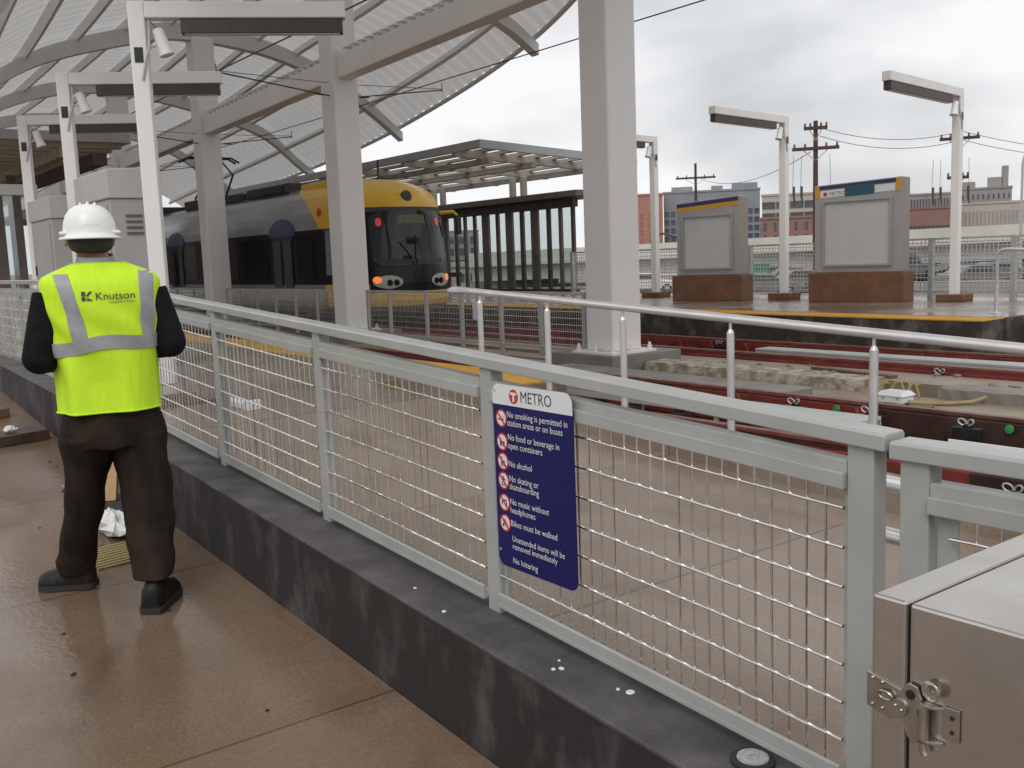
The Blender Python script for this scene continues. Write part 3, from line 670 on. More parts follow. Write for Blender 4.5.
for loc_, lab_, ln_ in (((17.25,9.6,.42),'white far platform lamp standing right of the wide notice pylon',3.0),((17.14,13.3,.42),'white far platform lamp standing between the two notice pylons',2.7),((16.95,16.9,.42),'white far platform lamp half hidden beside the nearest canopy column',1.95)):
    make_lamp(loc_, lab_, ln_, -1, GF, 3.77).rotation_euler.z = rad(9)

# ------------------------------------------------------------------ notice pylons
def pylon(loc, yl, th, H0, H1, zb, label, kind):
    t = thing('notice_pylon', loc, label, 'pylon')
    X, Y, Z = loc
    MB().box(X-.06,X+th+.06,Y-.08,Y+yl+.10,Z,Z+zb).build('base_block', M['corten'], t, bev=.012)
    # body: face toward the track (-x), top sloping along y
    b = MB(); b.hexa([(X,Y,Z+zb+.002),(X+th,Y,Z+zb+.002),(X+th,Y+yl,Z+zb+.002),(X,Y+yl,Z+zb+.002),(X,Y,H1),(X+th,Y,H1),(X+th,Y+yl,H0),(X,Y+yl,H0)]); b.build('body', M['pylon'], t, bev=.01)
    b = MB(); b.hexa([(X+.01,Y-.006,Z+zb+.01),(X+th-.01,Y-.006,Z+zb+.01),(X+th-.01,Y-.001,Z+zb+.01),(X+.01,Y-.001,Z+zb+.01),(X+.01,Y-.006,H1-.02),(X+th-.01,Y-.006,H1-.02),(X+th-.01,Y-.001,H1-.02),(X+.01,Y-.001,H1-.02)]); b.build('side_panel', M['pylonside'], t)
    py0, py1 = Y+yl*.12, Y+yl*.87
    z0, z1 = Z+zb+.16, Z+zb+(H0-Z-zb)*.80
    f = MB()
    for (ya,yb,za,zb_) in ((py0-.04,py1+.04,z1,z1+.04),(py0-.04,py1+.04,z0-.04,z0),(py0-.04,py0,z0,z1),(py1,py1+.04,z0,z1)): f.box(X-.05,X-.001,ya,yb,za,zb_)
    f = f.build('notice_frame', M['pylon'], t, bev=.004)
    MB().box(X-.008,X-.002,py0+.001,py1-.001,z0+.001,z1-.001).build('notice_panel', M['screenpanel'], t)
    hy = lambda y: H1+(H0-H1)*(y-Y)/yl
    def band(y0,y1,o0,o1,mn,nm,pr=.004,par=None):
        q = MB(); q.hexa([(X-pr,y0,hy(y0)-o1),(X-.0005,y0,hy(y0)-o1),(X-.0005,y1,hy(y1)-o1),(X-pr,y1,hy(y1)-o1),(X-pr,y0,hy(y0)-o0),(X-.0005,y0,hy(y0)-o0),(X-.0005,y1,hy(y1)-o0),(X-pr,y1,hy(y1)-o0)]); return q.build(nm, M[mn], par or t)
    if kind == 1:
        band(Y+.01,Y+yl-.01,.02,.10,'purple','header_band'); band(Y+.01,Y+yl-.01,.105,.19,'orangeband','header_band')
    else:
        band(Y+.01,Y+yl-.01,.02,.09,'purple','header_band'); band(Y+.01,Y+.10,.02,.25,'orangeband','header_end',.006); band(Y+yl-.10,Y+yl-.01,.02,.25,'orangeband','header_end',.006)
        band(Y+.52,Y+1.08,.06,.26,'teal','header_panel',.007); band(Y+.12,Y+.50,.11,.24,'signwhite','header_panel'); w1 = band(Y+1.10,Y+yl-.12,.11,.24,'signwhite','header_panel')
        vs, fs = text_geo('METRO', .10)
        MB().add([(X-.0052, Y+yl-.30-a, hy(Y+yl-.30-a)-.215+b) for a,b,_ in vs], fs).build('lettering', M['purple'], t, fix=False)
        MB().lathe((0,0,0), [(.035,0)], 12)
        q = MB(); q.tube([(X-.0045,Y+yl-.22,hy(Y+yl-.22)-.18),(X-.009,Y+yl-.22,hy(Y+yl-.22)-.18)], .04, 12); q.build('roundel', M['signred'], t)
    return t
py1_ = pylon((16.28,13.78,.42), 1.46, .44, 2.52, 2.61, .55, 'notice pylon with plain purple and orange bands, nearer the white column', 1)
py2_ = pylon((16.77,10.38,.42), 1.70, .38, 2.66, 2.72, .56, 'wide notice pylon with white and teal header between two lamps', 2)
py1_.rotation_euler.z = rad(15); py2_.rotation_euler.z = rad(10)
# hoop rail at the end of the far platform
hp = thing('hoop_rail', (14.6,7.3,.42), 'pale hoop shaped tube rail at the far platform end', 'handrail')
m = MB(); m.tube([(14.6,7.47,.41),(14.6,7.47,1.26),(14.6,7.45,1.32),(14.6,7.39,1.36),(14.6,7.3,1.365),(14.6,5.0,1.25),(14.6,1.0,1.05),(14.6,-5,.8)], .026, 12); m.build('rail', M['alu'], hp, smooth=True)
m = MB(); m.lathe((14.6,7.47,.42), [(.07,0),(.07,.012)], 14); m.build('base_plate', M['alu'], hp)
for y in (5.0,2.8,.6): MB().tube([(14.6,y,.0),(14.6,y,1.25-.09*(5-y)/2)], .024, 10).build('post', M['alu'], hp)
# back fence
bf = thing('back_fence', (17.9,10,.42), 'grey mesh fence along the back of the far platform behind the pylons', 'fence')
simple_fence(bf, 18.1, [2.8,4.9,7.0,8.95,10.55,12.9,15.0,17.1,19.2,21.3], .52, 1.58, sv=.085, sh=.085, pw=.05, wr=.0065)

# ------------------------------------------------------------------ far shelter: pergola over a glazed windscreen
ps = thing('pergola', (17.5,24,.42), 'slatted pergola roof on short twin posts above the far windscreen', 'pergola')
PX0, PX1, PY0, PY1 = 15.0, 20.6, 21.2, 40.
pz = lambda x: 4.55-.057*(x-PX0)
def sl_beam(m, x0,x1,y0,y1,d0,d1):
    m.hexa([(x0,y0,pz(x0)-d1),(x1,y0,pz(x1)-d1),(x1,y1,pz(x1)-d1),(x0,y1,pz(x0)-d1),(x0,y0,pz(x0)-d0),(x1,y0,pz(x1)-d0),(x1,y1,pz(x1)-d0),(x0,y1,pz(x0)-d0)]); return m
m = MB(); sl_beam(m,PX0,PX1,PY0,PY0+.1,0,.22); sl_beam(m,PX0,PX0+.1,PY0+.102,PY1,0,.22); sl_beam(m,PX1-.1,PX1,PY0+.102,PY1,0,.22); m.build('fascia', M['fascia'], ps, bev=.01)
y = PY0+1.3
while y < PY1:
    sl_beam(MB(), PX0+.102, PX1-.102, y, y+.16, .102, .30).build('rafter', M['slat'], ps); y += 2.7
n = 0; x = PX0+.35
while x < PX1-.3:
    sl_beam(MB(), x, x+.16, PY0+.102, PY1, .02, .10).build('slat', M['slat'], ps); x += .62
m = MB()
for x in [PX0+.9, PX0+2.4, PX1-1.2]: sl_beam(m, x, x+.16, PY0+.9, PY1, .302, .44)
m.build('girder', M['slat'], ps)
for y in (24.0,28.5,33.,37.5):
    for dy in (0,.55):
        MB().box(18.52,18.68,y+dy,y+dy+.16,3.22,pz(18.6)-.442).build('post', M['slat'], ps, bev=.01)
ws = thing('windscreen', (18.6,30,.42), 'row of dark steel frames with glass panes and flat cap behind the train', 'windscreen')
m = MB(); m.box(18.2,19.7,21.2,42,3.12,3.30); m.build('cap', M['shelterbrown'], ws, bev=.02)
m = MB(); m.box(18.50,18.70,21.7,41.8,2.86,3.118); m.build('header', M['shelterdark'], ws)
m = MB(); m.box(18.5,18.7,21.7,41.8,.43,.52); m.build('sill', M['shelterdark'], ws)
y = 21.75; k = 0
while y < 41:
    w_ = (.12,.12,.14,.34,.16,.34,.14,.36)[k % 8]
    MB().box(18.56,18.64,y,y+w_,.522,2.858).build('mullion', M['shelterbrown'] if k % 2 else M['shelterdark'], ws)
    g_ = (.44,.42,.42,.38,.40,.38,.40,.38)[k % 8]
    MB().box(18.585,18.60,y+w_+.002,y+w_+g_-.002,.522,2.858).build('pane', M['glass'], ws)
    y += w_+g_; k += 1
MB().box(18.4,18.5,27.5,29.2,.9,1.05).build('leaning_rail', M['shelterdark'], ws)
# end wall of the windscreen
MB().box(19.3,19.5,21.75,21.85,.43,3.118).build('end_post', M['shelterbrown'], ws)

# near shelter at the left
ns = thing('platform_shelter', (3.5,26,.42), 'flat roofed platform shelter with timber soffit and glazed wall at the left', 'shelter')
m = MB(); m.box(-2,6.65,22.6,22.72,4.30,4.50); m.box(6.53,6.65,22.722,40,4.30,4.50); m.build('fascia', M['fascia'], ns, bev=.01)
x = -1.9
y = 22.9
while y < 39.5:
    MB().box(-2,6.528,y,y+.14,4.20,4.40).build('soffit_board', M['soffit'], ns); y += .80
for x in (-1.,1.2,3.4,5.2): MB().box(x,x+.2,22.75,39.8,3.98,4.198).build('girder', M['soffit'], ns)
MB().box(5.9,6.2,22.9,39,3.85,4.10).build('girder', M['bronze'], ns)
MB().box(-2,5.0,24.2,24.45,3.28,3.52).build('lintel', M['white'], ns, bev=.01)
for x, w_ in ((2.6,.16),(3.3,.16),(3.95,.32),(4.5,.14)): MB().box(x,x+w_,24.22,24.40,.42,3.278).build('mullion', M['shelterbrown'], ns)
for x0, x1 in ((2.77,3.295),(3.47,3.945),(4.28,4.495)): MB().box(x0,x1,24.30,24.315,.42,3.278).build('pane', M['glass'], ns)
[MB().box(x,x+.2,y,y+.2,.42,3.96).build('post', M['shelterbrown'], ns) for x,y in ((4.9,27),(4.9,33),(2.0,36))]
MB().box(-2,5.5,39.5,39.8,.42,3.96).build('back_wall', M['shelterdark'], ns)

# cabinets
def cabinet(loc, label, H):
    t = thing('equipment_cabinet', loc, label, 'cabinet', 'grey cabinets on the near platform')
    MB().box(.02,.56,.02,1.42,.08,H-.36).build('body', M['cabinet'], t, bev=.012, world=False)
    m = MB(); m.hexa([(0,0,H-.358),(.6,0,H-.358),(.6,1.46,H-.358),(0,1.46,H-.358),(0,0,H-.03),(.6,0,H-.0),(.6,1.46,H-.0),(0,1.46,H-.03)]); m.build('hood', M['cabhood'], t, bev=.015, world=False)
    m = MB(); m.box(.05,.53,.05,1.39,0,.08); m.build('plinth', M['shelterdark'], t, world=False)
    for k in range(4): MB().box(.18,.36,.006,.019,H-.56-.065*k,H-.535-.065*k).build('vent_slot', M['shelterbrown'], t, world=False)
    MB().box(.005,.019,.12,1.32,.2,H-.42).build('door', M['cabinet'], t, bev=.004, world=False)
    MB().tube([(-.01,1.2,1.1),(-.01,1.2,1.25)], .012, 8).build('handle', M['black'], t, world=False)
    return t
cb = cabinet((3.10,11.56,.42), 'larger grey equipment cabinet with hood and vents directly behind the hard hat', 2.29)
dup(cb, (3.40,15.85,.42), 'farther grey equipment cabinet at the left, beyond the larger one')

# ------------------------------------------------------------------ train
TX, TY = 11.9, 19.5
tr = thing('light_rail_train', (TX,TY+14,.05), 'light rail train with yellow nose, black windows and silver sides on the far track', 'train')
prof_t = [(.36,1.18),(.50,1.26),(.62,1.30),(.82,1.32),(1.02,1.325),(1.35,1.325),(1.7,1.325),(2.05,1.32),(2.34,1.315),(2.55,1.30),(2.75,1.27),(2.95,1.23),(3.12,1.17),(3.27,1.06),(3.38,.88),(3.44,.6)]
def hwz(z):
    for (a,ha),(b,hb) in zip(prof_t, prof_t[1:]):
        if z <= b: return ha+(hb-ha)*(z-a)/(b-a)
    return .45
def front(u, z):
    r = .34*abs(u)**2.4
    k_ = .10*max(0,.62-z)/.3 + .36*max(0,(z-1.02)/2.4)**1.35
    k_ += .85*max(0,(z-2.80)/.64)**2.2
    return Vector((TX+u*hwz(z)*.80, TY+r+k_, z))
def side(sx, y, z):
    f = front(sx, z); b = TX+sx*hwz(z)
    t = min(1, max(0, (y-f.y)/1.6)); t = t*t*(3-2*t)
    return Vector((f.x+(b-f.x)*t, y, z))
zrows = [.36,.50,.62,.82,.92,1.02,1.2,1.35,1.55,1.8,2.05,2.2,2.34,2.45,2.55,2.65,2.75,2.85,2.95,3.05,3.12,3.2,3.27,3.33,3.38,3.44]
U = [-1+2*i/20 for i in range(21)]
names = ['trainsilver','trainyellow','trainblack','trainroof']
m = MB()
gridf = [[front(u,z) for u in U] for z in zrows]
for r in range(len(zrows)-1):
    zc = (zrows[r]+zrows[r+1])/2
    mi = 1 if zc < .85 and zc > .5 else 2 if zc < 2.7 and zc > .5 else 1 if zc > 2.7 else 3
    for c in range(20): m.add([gridf[r][c],gridf[r][c+1],gridf[r+1][c+1],gridf[r+1][c]], [(0,1,2,3)], mi)
ysd = [0,.25,.5,.8,1.1,1.4,1.6,1.75,4,5,6,8,12,20,27.5]
def ydg(a, z): return a+max(0,z-2.34)*1.0 if a == 1.75 else a
for sx in (-1,1):
    for r in range(len(zrows)-1):
        zc = (zrows[r]+zrows[r+1])/2
        f0, f1 = front(sx,zrows[r]).y, front(sx,zrows[r+1]).y
        for a, b in zip(ysd, ysd[1:]):
            yc = TY+(a+b)/2
            za, zb2 = zrows[r], zrows[r+1]; ky = lambda f, a_, z_: f+ydg(a_,z_)*(27.5-(f-TY))/27.5
            q = [side(sx,ky(f0,a,za),za),side(sx,ky(f0,b,za),za),side(sx,ky(f1,b,zb2),zb2),side(sx,ky(f1,a,zb2),zb2)]
            if zc < .5: mi = 3
            elif zc < 1.02: mi = 1 if yc < TY+2.2 else 0
            elif zc < 2.34: mi = 2
            else: mi = 1 if b <= 1.75 else 0
            m.add(q, [(0,1,2,3)], mi)
top = [front(u,3.44) for u in U]
m.add(top+[(TX-.45,TY+27.5,3.44),(TX+.45,TY+27.5,3.44)], [tuple(range(21))+(22,21)], 1)
back = [(TX-h_,TY+27.5,z) for z,h_ in prof_t]+[(TX+h_,TY+27.5,z) for z,h_ in reversed(prof_t)]
m.add(back, [tuple(range(len(back)))], 2)
tb = m.build('body', [M[n] for n in names], tr, smooth=True)
def fpatch(us, zs_, off, mname, nm, par=None, nu=14, nz=8, rc=.25, smooth=True):   # rounded patch lying on the nose
    mm = MB(); ring = []
    u0,u1 = us; z0,z1 = zs_; uc,zc = (u0+u1)/2,(z0+z1)/2; hu,hz_ = (u1-u0)/2,(z1-z0)/2
    ids = []
    rows = []
    for j in range(nz+1):
        b = -1+2*j/nz; row = []
        lim = 1.0
        e_ = abs(b)-(1-rc)
        if rc >= .9: lim = math.sqrt(max(.03, 1-b*b))
        elif e_ > 0: lim = 1-rc*(hz_/hu)*(1-math.sqrt(max(0,1-(e_/rc)**2)))*1.0
        for i in range(nu+1):
            a = (-1+2*i/nu)*lim; p = front(uc+a*hu, zc+b*hz_); p = p+Vector((0,-off,off*.2)); row.append(p)
        rows.append(row)
    n = nu+1; vs = [p for r in rows for p in r]; vb = [p+Vector((0,off*.9,0)) for p in vs]; o = len(vs)
    fs = [(j*n+i,j*n+i+1,(j+1)*n+i+1,(j+1)*n+i) for j in range(nz) for i in range(nu)]
    per = [i for i in range(nu)]+[j*n+nu for j in range(nz)]+[nz*n+i for i in range(nu,0,-1)]+[j*n for j in range(nz,0,-1)]
    fs += [(per[k],per[(k+1)%len(per)],per[(k+1)%len(per)]+o,per[k]+o) for k in range(len(per))]
    mm.add(vs+vb, fs); return mm.build(nm, M[mname], par or tr, smooth=smooth)
wsd = fpatch((-.93,.93),(1.42,2.66),.018,'trainglass','windshield',rc=.3)
fpatch((-.35,.35),(2.36,2.56),.024,'display','destination_display',wsd,rc=.1)
fpatch((-.70,.76),(1.45,1.56),.023,'trainroof','dashboard_strip',wsd,rc=.1)
for u in (-.74,.74): fpatch((u-.055,u+.055),(2.30,2.50),.026,'redlamp','marker_lamp',wsd,6,6,.6)
for pts in ([(-.06,1.42),(-.12,1.62),(-.36,1.95)],[(0.02,1.42),(0.0,1.62),(.05,2.1)]):
    MB().tube([front(u,z)+Vector((0,-.045,0)) for u,z in pts], .012, 6).build('wiper', M['rubber'], wsd)
for sg in (-1,1):
    a, b = sorted((sg*.36, sg*.95))
    h = fpatch((a,b),(.90,1.20),.03,'lens','headlight',None,12,8,.9)
    c1, c2 = sorted((sg*.80, sg*.95)); fpatch((c1,c2),(1.02,1.18),.045,'orange','turn_lamp',h,8,8,.9)
    for q in (.50,.64): 
        p = front(sg*q,1.04); mm = MB(); mm.tube([p+Vector((0,-.03,0)),p+Vector((0,-.055,0))], [.075,.06], 14); mm.build('reflector', M['trainblack'], h)
# round emblem, roof box, mirrors
p = front(.0,2.98); MB().tube([p+Vector((0,.05,0)),p+Vector((0,-.03,.02))], .13, 18).build('emblem', M['trainroof'], tr)
m = MB(); m.box(TX-.9,TX+.7,TY+2.0,TY+4.0,3.30,3.52); m.build('roof_cowl', M['trainyellow'], tr, bev=.06)
MB().box(TX+.18,TX+.62,TY+1.99,TY+2.02,3.40,3.53).build('cowl_recess_shade', M['trainblack'], tr)  # black plate paints the shade inside the recess of the cowl front
m = MB(); m.box(TX+.35,TX+.39,TY+2.2,TY+2.24,3.562,4.0); m.build('antenna', M['black'], tr)
for sg in (-1,1):
    m = MB(); m.tube([front(sg,2.62)+Vector((0,.2,0)),front(sg,2.62)+Vector((sg*.38,-.02,.02)),front(sg,2.6)+Vector((sg*.46,-.05,-.05))], [.05,.045,.03], 8); mr_ = m.build('mirror_arm', M['trainyellow'], tr, smooth=True)
    f = front(sg,2.4); MB().box(f.x+sg*.45-.07,f.x+sg*.45+.07,f.y-.09,f.y-.03,2.10,2.52).build('mirror', M['black'], mr_, bev=.02)
m = MB(); 
for a,b,h_ in ((4.6,7.4,.26),(7.8,9.0,.22),(9.4,12.6,.28),(14.8,17.5,.26),(18,22,.28),(22.5,26,.24)): MB().box(TX-.95,TX+.95,TY+a,TY+b,3.36,3.36+h_).build('roof_equipment', M['trainroof'], tr, bev=.03)
for a in (4.9,9.6,15.2,18.4): MB().box(TX-1.0,TX-.951,TY+a,TY+a+1.6,3.40,3.56).build('roof_grille', M['rubber'], tr)
def sidepatch(y0, y1, z0, z1, off, mname, nm, par=None, arch=0):
    mm = MB(); P = []
    if arch:
        n = 14
        for i in range(n+1):
            a = math.pi*i/n; P.append((y0+(y1-y0)*(.5-.5*math.cos(a)), z0+(z1-z0)*math.sin(a)))
    else: P = [(y0,z0),(y1,z0),(y1,z1),(y0,z1)]
    f = lambda y,z,o: tuple(side(-1,y,z)+Vector((-o,0,0)))
    mm.extrude(P, lambda y,z: f(y,z,0.001), lambda y,z: f(y,z,off)); return mm.build(nm, M[mname], par or tr)
for yc in (TY+4.35,TY+12.6,TY+18.6,TY+24.):
    d = sidepatch(yc-.66,yc+.66,.55,2.24,.022,'trainblack','door')
    for s_ in (-1,1): sidepatch(yc+s_*.33-.25,yc+s_*.33+.25,.95,2.12,.028,'trainglass','door_pane',d)
    sidepatch(yc-.82,yc+.82,2.245,2.68,.024,'trainblue','blue_arch',None,1)
for a,b in ((2.55,3.5),(5.3,7.2),(7.4,9.3),(9.5,11.7),(13.6,15.5),(15.7,17.7),(19.6,21.2),(21.4,23.0)):
    sidepatch(TY+a,TY+b,1.18,2.22,.016,'trainglass','side_window')
sidepatch(TY+.95,TY+1.9,1.25,2.30,.02,'trainglass','cab_window')
q = MB(); q.tube([side(-1,TY+2.25,2.72)+Vector((.004,0,0)),side(-1,TY+2.25,2.72)+Vector((-.012,0,0))], .11, 14); q.build('roundel', M['signred'], tr)
MB().box(TX-1.15,TX+1.15,TY+1.2,TY+3.6,.06,.40).build('bogie', M['trainroof'], tr)
MB().box(TX-1.15,TX+1.15,TY+11,TY+13.6,.06,.40).build('bogie', M['trainroof'], tr)
for y in (TY+1.6,TY+3.1,TY+11.5,TY+13.0):
    for sx in (-1,1): m = MB(); m.tube([(TX+sx*.68,y,.37),(TX+sx*.80,y,.37)], .31, 20); m.build('wheel', M['railhead'], tr)
m = MB(); c = (TX-.55,TY+9.4,3.44)
y = TY+11.6
pan = MB(); pan.tube([(TX-.5,y+1.2,3.75),(TX-.4,y+.1,4.45),(TX-.3,y+.9,5.02)], .035, 6); pan.tube([(TX+.5,y+1.2,3.75),(TX+.4,y+.1,4.45),(TX+.3,y+.9,5.02)], .035, 6)
pan.tube([(TX-.95,y+.9,4.92),(TX-.7,y+.9,5.06),(TX+.7,y+.9,5.06),(TX+.95,y+.9,4.92)], .035, 6); pan.tube([(TX-.95,y+1.2,4.92),(TX-.7,y+1.2,5.06),(TX+.7,y+1.2,5.06),(TX+.95,y+1.2,4.92)], .035, 6); pan.box(TX-.3,TX+.3,y+.9,y+1.2,5.0,5.05)
pan.build('pantograph', M['black'], tr)

# ------------------------------------------------------------------ overhead wires
def wire(pts, r, label, sag=0, name='overhead_wire'):
    m = MB(); out = []
    for a, b in zip(pts, pts[1:]):
        for i in range(13):
            t = i/12; p = Vector(a).lerp(Vector(b), t); p.z -= sag*4*t*(1-t); out.append(p)
    m.tube(out, r, 5); return tag(m.build(name, M['cable'], smooth=True), label, 'wire')
wire([(11.9,-10,5.45),(11.9,18.1,5.3),(11.9,33,5.3),(11.9,60,5.3)], .012, 'lower trolley wire crossing the open sky above the far track', .03)
wire([(7.2,-10,5.35),(7.2,18.1,5.22),(7.2,33,5.2),(7.2,60,5.2)], .013, 'lower trolley wire above the near track, in front of the canopy', .03)
for i, y in enumerate(CY[1:4]):
    a = thing('wire_bracket', (CX,y,4.8), ['overhead wire bracket on the column before the train nose','overhead wire bracket on the column beside the train middle','overhead wire bracket on the fourth canopy column'][i], 'bracket')
    for sx, xx in ((-1,7.0),(1,11.95)):
        m = MB(); z = 5.02-.012*(y-18)
        m.tube([(CX+sx*.27,y-.1,z-.15),(xx,y-.3,z+.10)], .014, 6); m.tube([(CX+sx*.27,y-.1,z+.10),(xx+.0,y-.3,z+.12)], .007, 6); m.tube([(xx,y-.3,z+.05),(xx,y-.3,z+.25)], .010, 6)
        m.build('arm', M['cable'], a)
        q = MB(); [q.lathe((CX+sx*(.45+.06*k),y-.12,z-.155+.005*k), [(.040,0),(.040,.03)], 8) for k in range(3)]; q.build('insulator', M['bronze'], a)

# ------------------------------------------------------------------ steel job box at lower right
jx0, jx1, jt = 1.069, 1.47, 1.12
jb2 = thing('steel_job_box', (1.27,.1,0), 'brushed stainless steel box with a latched door in the lower right corner', 'box')
m = MB(); m.box(jx0,jx1,-.75,.6435,.02,jt); m.build('box_body', M['stainless'], jb2, bev=.004)
m = MB(); m.box(jx0-.001,jx1+.001,.6475,.694,.02,jt+.001); dr = m.build('door', M['stainless'], jb2, bev=.004)
m = MB(); m.box(jx0+.01,jx1-.01,.6437,.6473,.03,jt-.012); m.build('seal', M['rubber'], jb2)
lt = MB(); F = lambda y,z,o: (jx0-o,y,z)
lt.extrude([(.699,1.018),(.652,1.008),(.645,.972),(.668,.966),(.699,.972)], lambda y,z: F(y,z,.0012), lambda y,z: F(y,z,.004))
lt.extrude([(.655,1.004),(.640,1.022),(.628,1.020),(.622,1.006),(.628,.99),(.624,.965),(.626,.950),(.634,.946),(.642,.955),(.648,.975)], lambda y,z: F(y,z,.0045), lambda y,z: F(y,z,.0075))
lo_ = lt.build('latch', M['chrome'], jb2, bev=.0008)
m = MB(); m.tube([F(.6495,.988,.0076),F(.6495,.988,.012)], [.0115,.0105], 20); m.build('latch_cam', M['chrome'], lo_, smooth=True)
for (y,z) in ((.690,1.012),(.676,1.010),(.690,.977),(.676,.976),(.6535,.990),(.6455,.986)):
    m = MB(); m.ball(F(y,z,.005 if y > .66 else .0122), .0026, 10, 6); m.build('rivet', M['chrome'], lo_, smooth=True)
m = MB(); m.tube([F(.671+.010*math.cos(a),.995+.006*math.sin(a),.007+.002*math.sin(a)) for a in [i*math.pi/8 for i in range(17)]], .0017, 7); m.build('pull_ring', M['chrome'], lo_, smooth=True)
m = MB(); m.tube([F(.6365,1.008,.0076),F(.6365,1.008,.0086)], .0062, 16); m.build('latch_hole', M['black'], lo_)
for k in range(3):
    m = MB(); m.tube([F(.612+.0085*math.cos(a)-.003*k,1.022+.0105*math.sin(a),.008+.002*k) for a in [i*math.pi/8 for i in range(17)]], .0015, 7); m.build('spring_coil', M['chrome'], lo_, smooth=True)
kp = MB(); kp.extrude([(.597,1.006),(.576,1.0065),(.576,.9655),(.597,.9655)], lambda y,z: F(y,z,.0012), lambda y,z: F(y,z,.0035)); 
rg = []
for z0_, z1_ in ((.9555,1.004),):
    prof_k = [(.622,.012),(.618,.014),(.612,.0135),(.606,.011),(.600,.007),(.596,.0036)]
    for q0,q1 in ((z0_,z0_+.004),(z1_-.004,z1_)): kp.rings([[F(y,q0,o),F(y,q1,o),F(y,q1,.0012),F(y,q0,.0012)] for y,o in prof_k], True)
kp = kp.build('keeper', M['chrome'], jb2, bev=.0006)
for z in (.977,.995): m = MB(); m.tube([F(.585,z,.0036),F(.585,z,.0046)], .0028, 10); m.build('screw', M['black'], kp)
m = MB(); m.tube([F(.6175,1.000,.0105),F(.6175,.960,.0105)], .0062, 14); m.tube([F(.6175,.955,.0105),F(.6175,.944,.0105),F(.6145,.939,.0105)], .0045, 10); m.build('latch_roller', M['chrome'], jb2, smooth=True)

# ------------------------------------------------------------------ rules sign
sx_ = 1.668; SY0, SY1, SZ0, SZ1 = 2.340, 1.978, .642, 1.190
rs = thing('rules_sign', (sx_,2.18,.63), 'dark blue rules sign with white METRO header fixed to the mesh railing', 'sign')
def spt(a, b, o): return (sx_-o, SY0-a, SZ1-b)       # a right, b down, from the top left corner
Wd, Ht = SY0-SY1, SZ1-SZ0
def rrect(w_, h_, r, corners=(1,1,1,1)):
    P = []
    for k,(cx,cy,a0) in enumerate(((w_-r,r,-90),(w_-r,h_-r,0),(r,h_-r,90),(r,r,180))):
        if corners[k]: P += [(cx+r*math.cos(rad(a0+90*i/6)), cy+r*math.sin(rad(a0+90*i/6))) for i in range(7)]
        else: P.append(((w_,0),(w_,h_),(0,h_),(0,0))[k])
    return P
MB().extrude(rrect(Wd,Ht,.03,(1,1,1,1)), lambda a,b: spt(a,b,0), lambda a,b: spt(a,b,.003)).build('panel', M['signblue'], rs)
hd = .060
MB().extrude([p for p in rrect(Wd,Ht,.03) if p[1] < .05]+[] , lambda a,b: spt(a,b,0), lambda a,b: spt(a,b,0)) if 0 else None
P = [(Wd,hd),(0,hd)]+[p for p in rrect(Wd,Ht,.03)[21:28]]+[p for p in rrect(Wd,Ht,.03)[0:7]]
MB().extrude(P, lambda a,b: spt(a,b,.0032), lambda a,b: spt(a,b,.0042)).build('header', M['signwhite'], rs)
def sign_text(body, a, b, size, mname, nm='lettering', sp=1.0, bold=0.0, sxx=1.0):
    vs, fs = text_geo(body, size, sp, bold)
    return MB().add([spt(a+x*sxx, b-y, .0047) for x,y,_ in vs], fs).build(nm, M[mname], rs, fix=False)
sign_text('METRO', .134, .046, .047, 'signdark', sxx=.92)
def sdisc(a, b, r, o0, o1, mname, nm, n=24):
    m = MB(); m.extrude([(a+r*math.cos(2*math.pi*i/n), b+r*math.sin(2*math.pi*i/n)) for i in range(n)], lambda x,y: spt(x,y,o0), lambda x,y: spt(x,y,o1)); return m.build(nm, M[mname], rs)
sdisc(.104,.032,.021,.0043,.0050,'signred','roundel')
m = MB(); m.extrude([(.090,.020),(.118,.020),(.118,.027),(.108,.027),(.108,.047),(.100,.047),(.100,.027),(.090,.027)], lambda x,y: spt(x,y,.0051), lambda x,y: spt(x,y,.0056)); m.build('roundel_letter', M['signwhite'], rs)
lines = [(0.0887, 'No smoking is permitted in', 1), (0.113, 'station areas or on buses', 0), (0.155, 'No food or beverage in', 1), (0.18, 'open containers', 0), (0.234, 'No alcohol', 1), (0.278, 'No skating or', 1), (0.301, 'skateboarding', 0), (0.347, 'No music without', 1), (0.372, 'headphones', 0), (0.412, 'Bikes must be walked', 1), (0.458, 'Unattended items will be', 2), (0.481, 'removed immediately', 2), (0.524, 'No loitering', 2)]
icon_b = [.101,.171,.229,.287,.353,.415]
for b, t_, k in lines:
    sign_text(t_, .068 if k < 2 else .072, b+.006, .0265 if b < .44 else .0255, 'signwhite', sxx=.93)
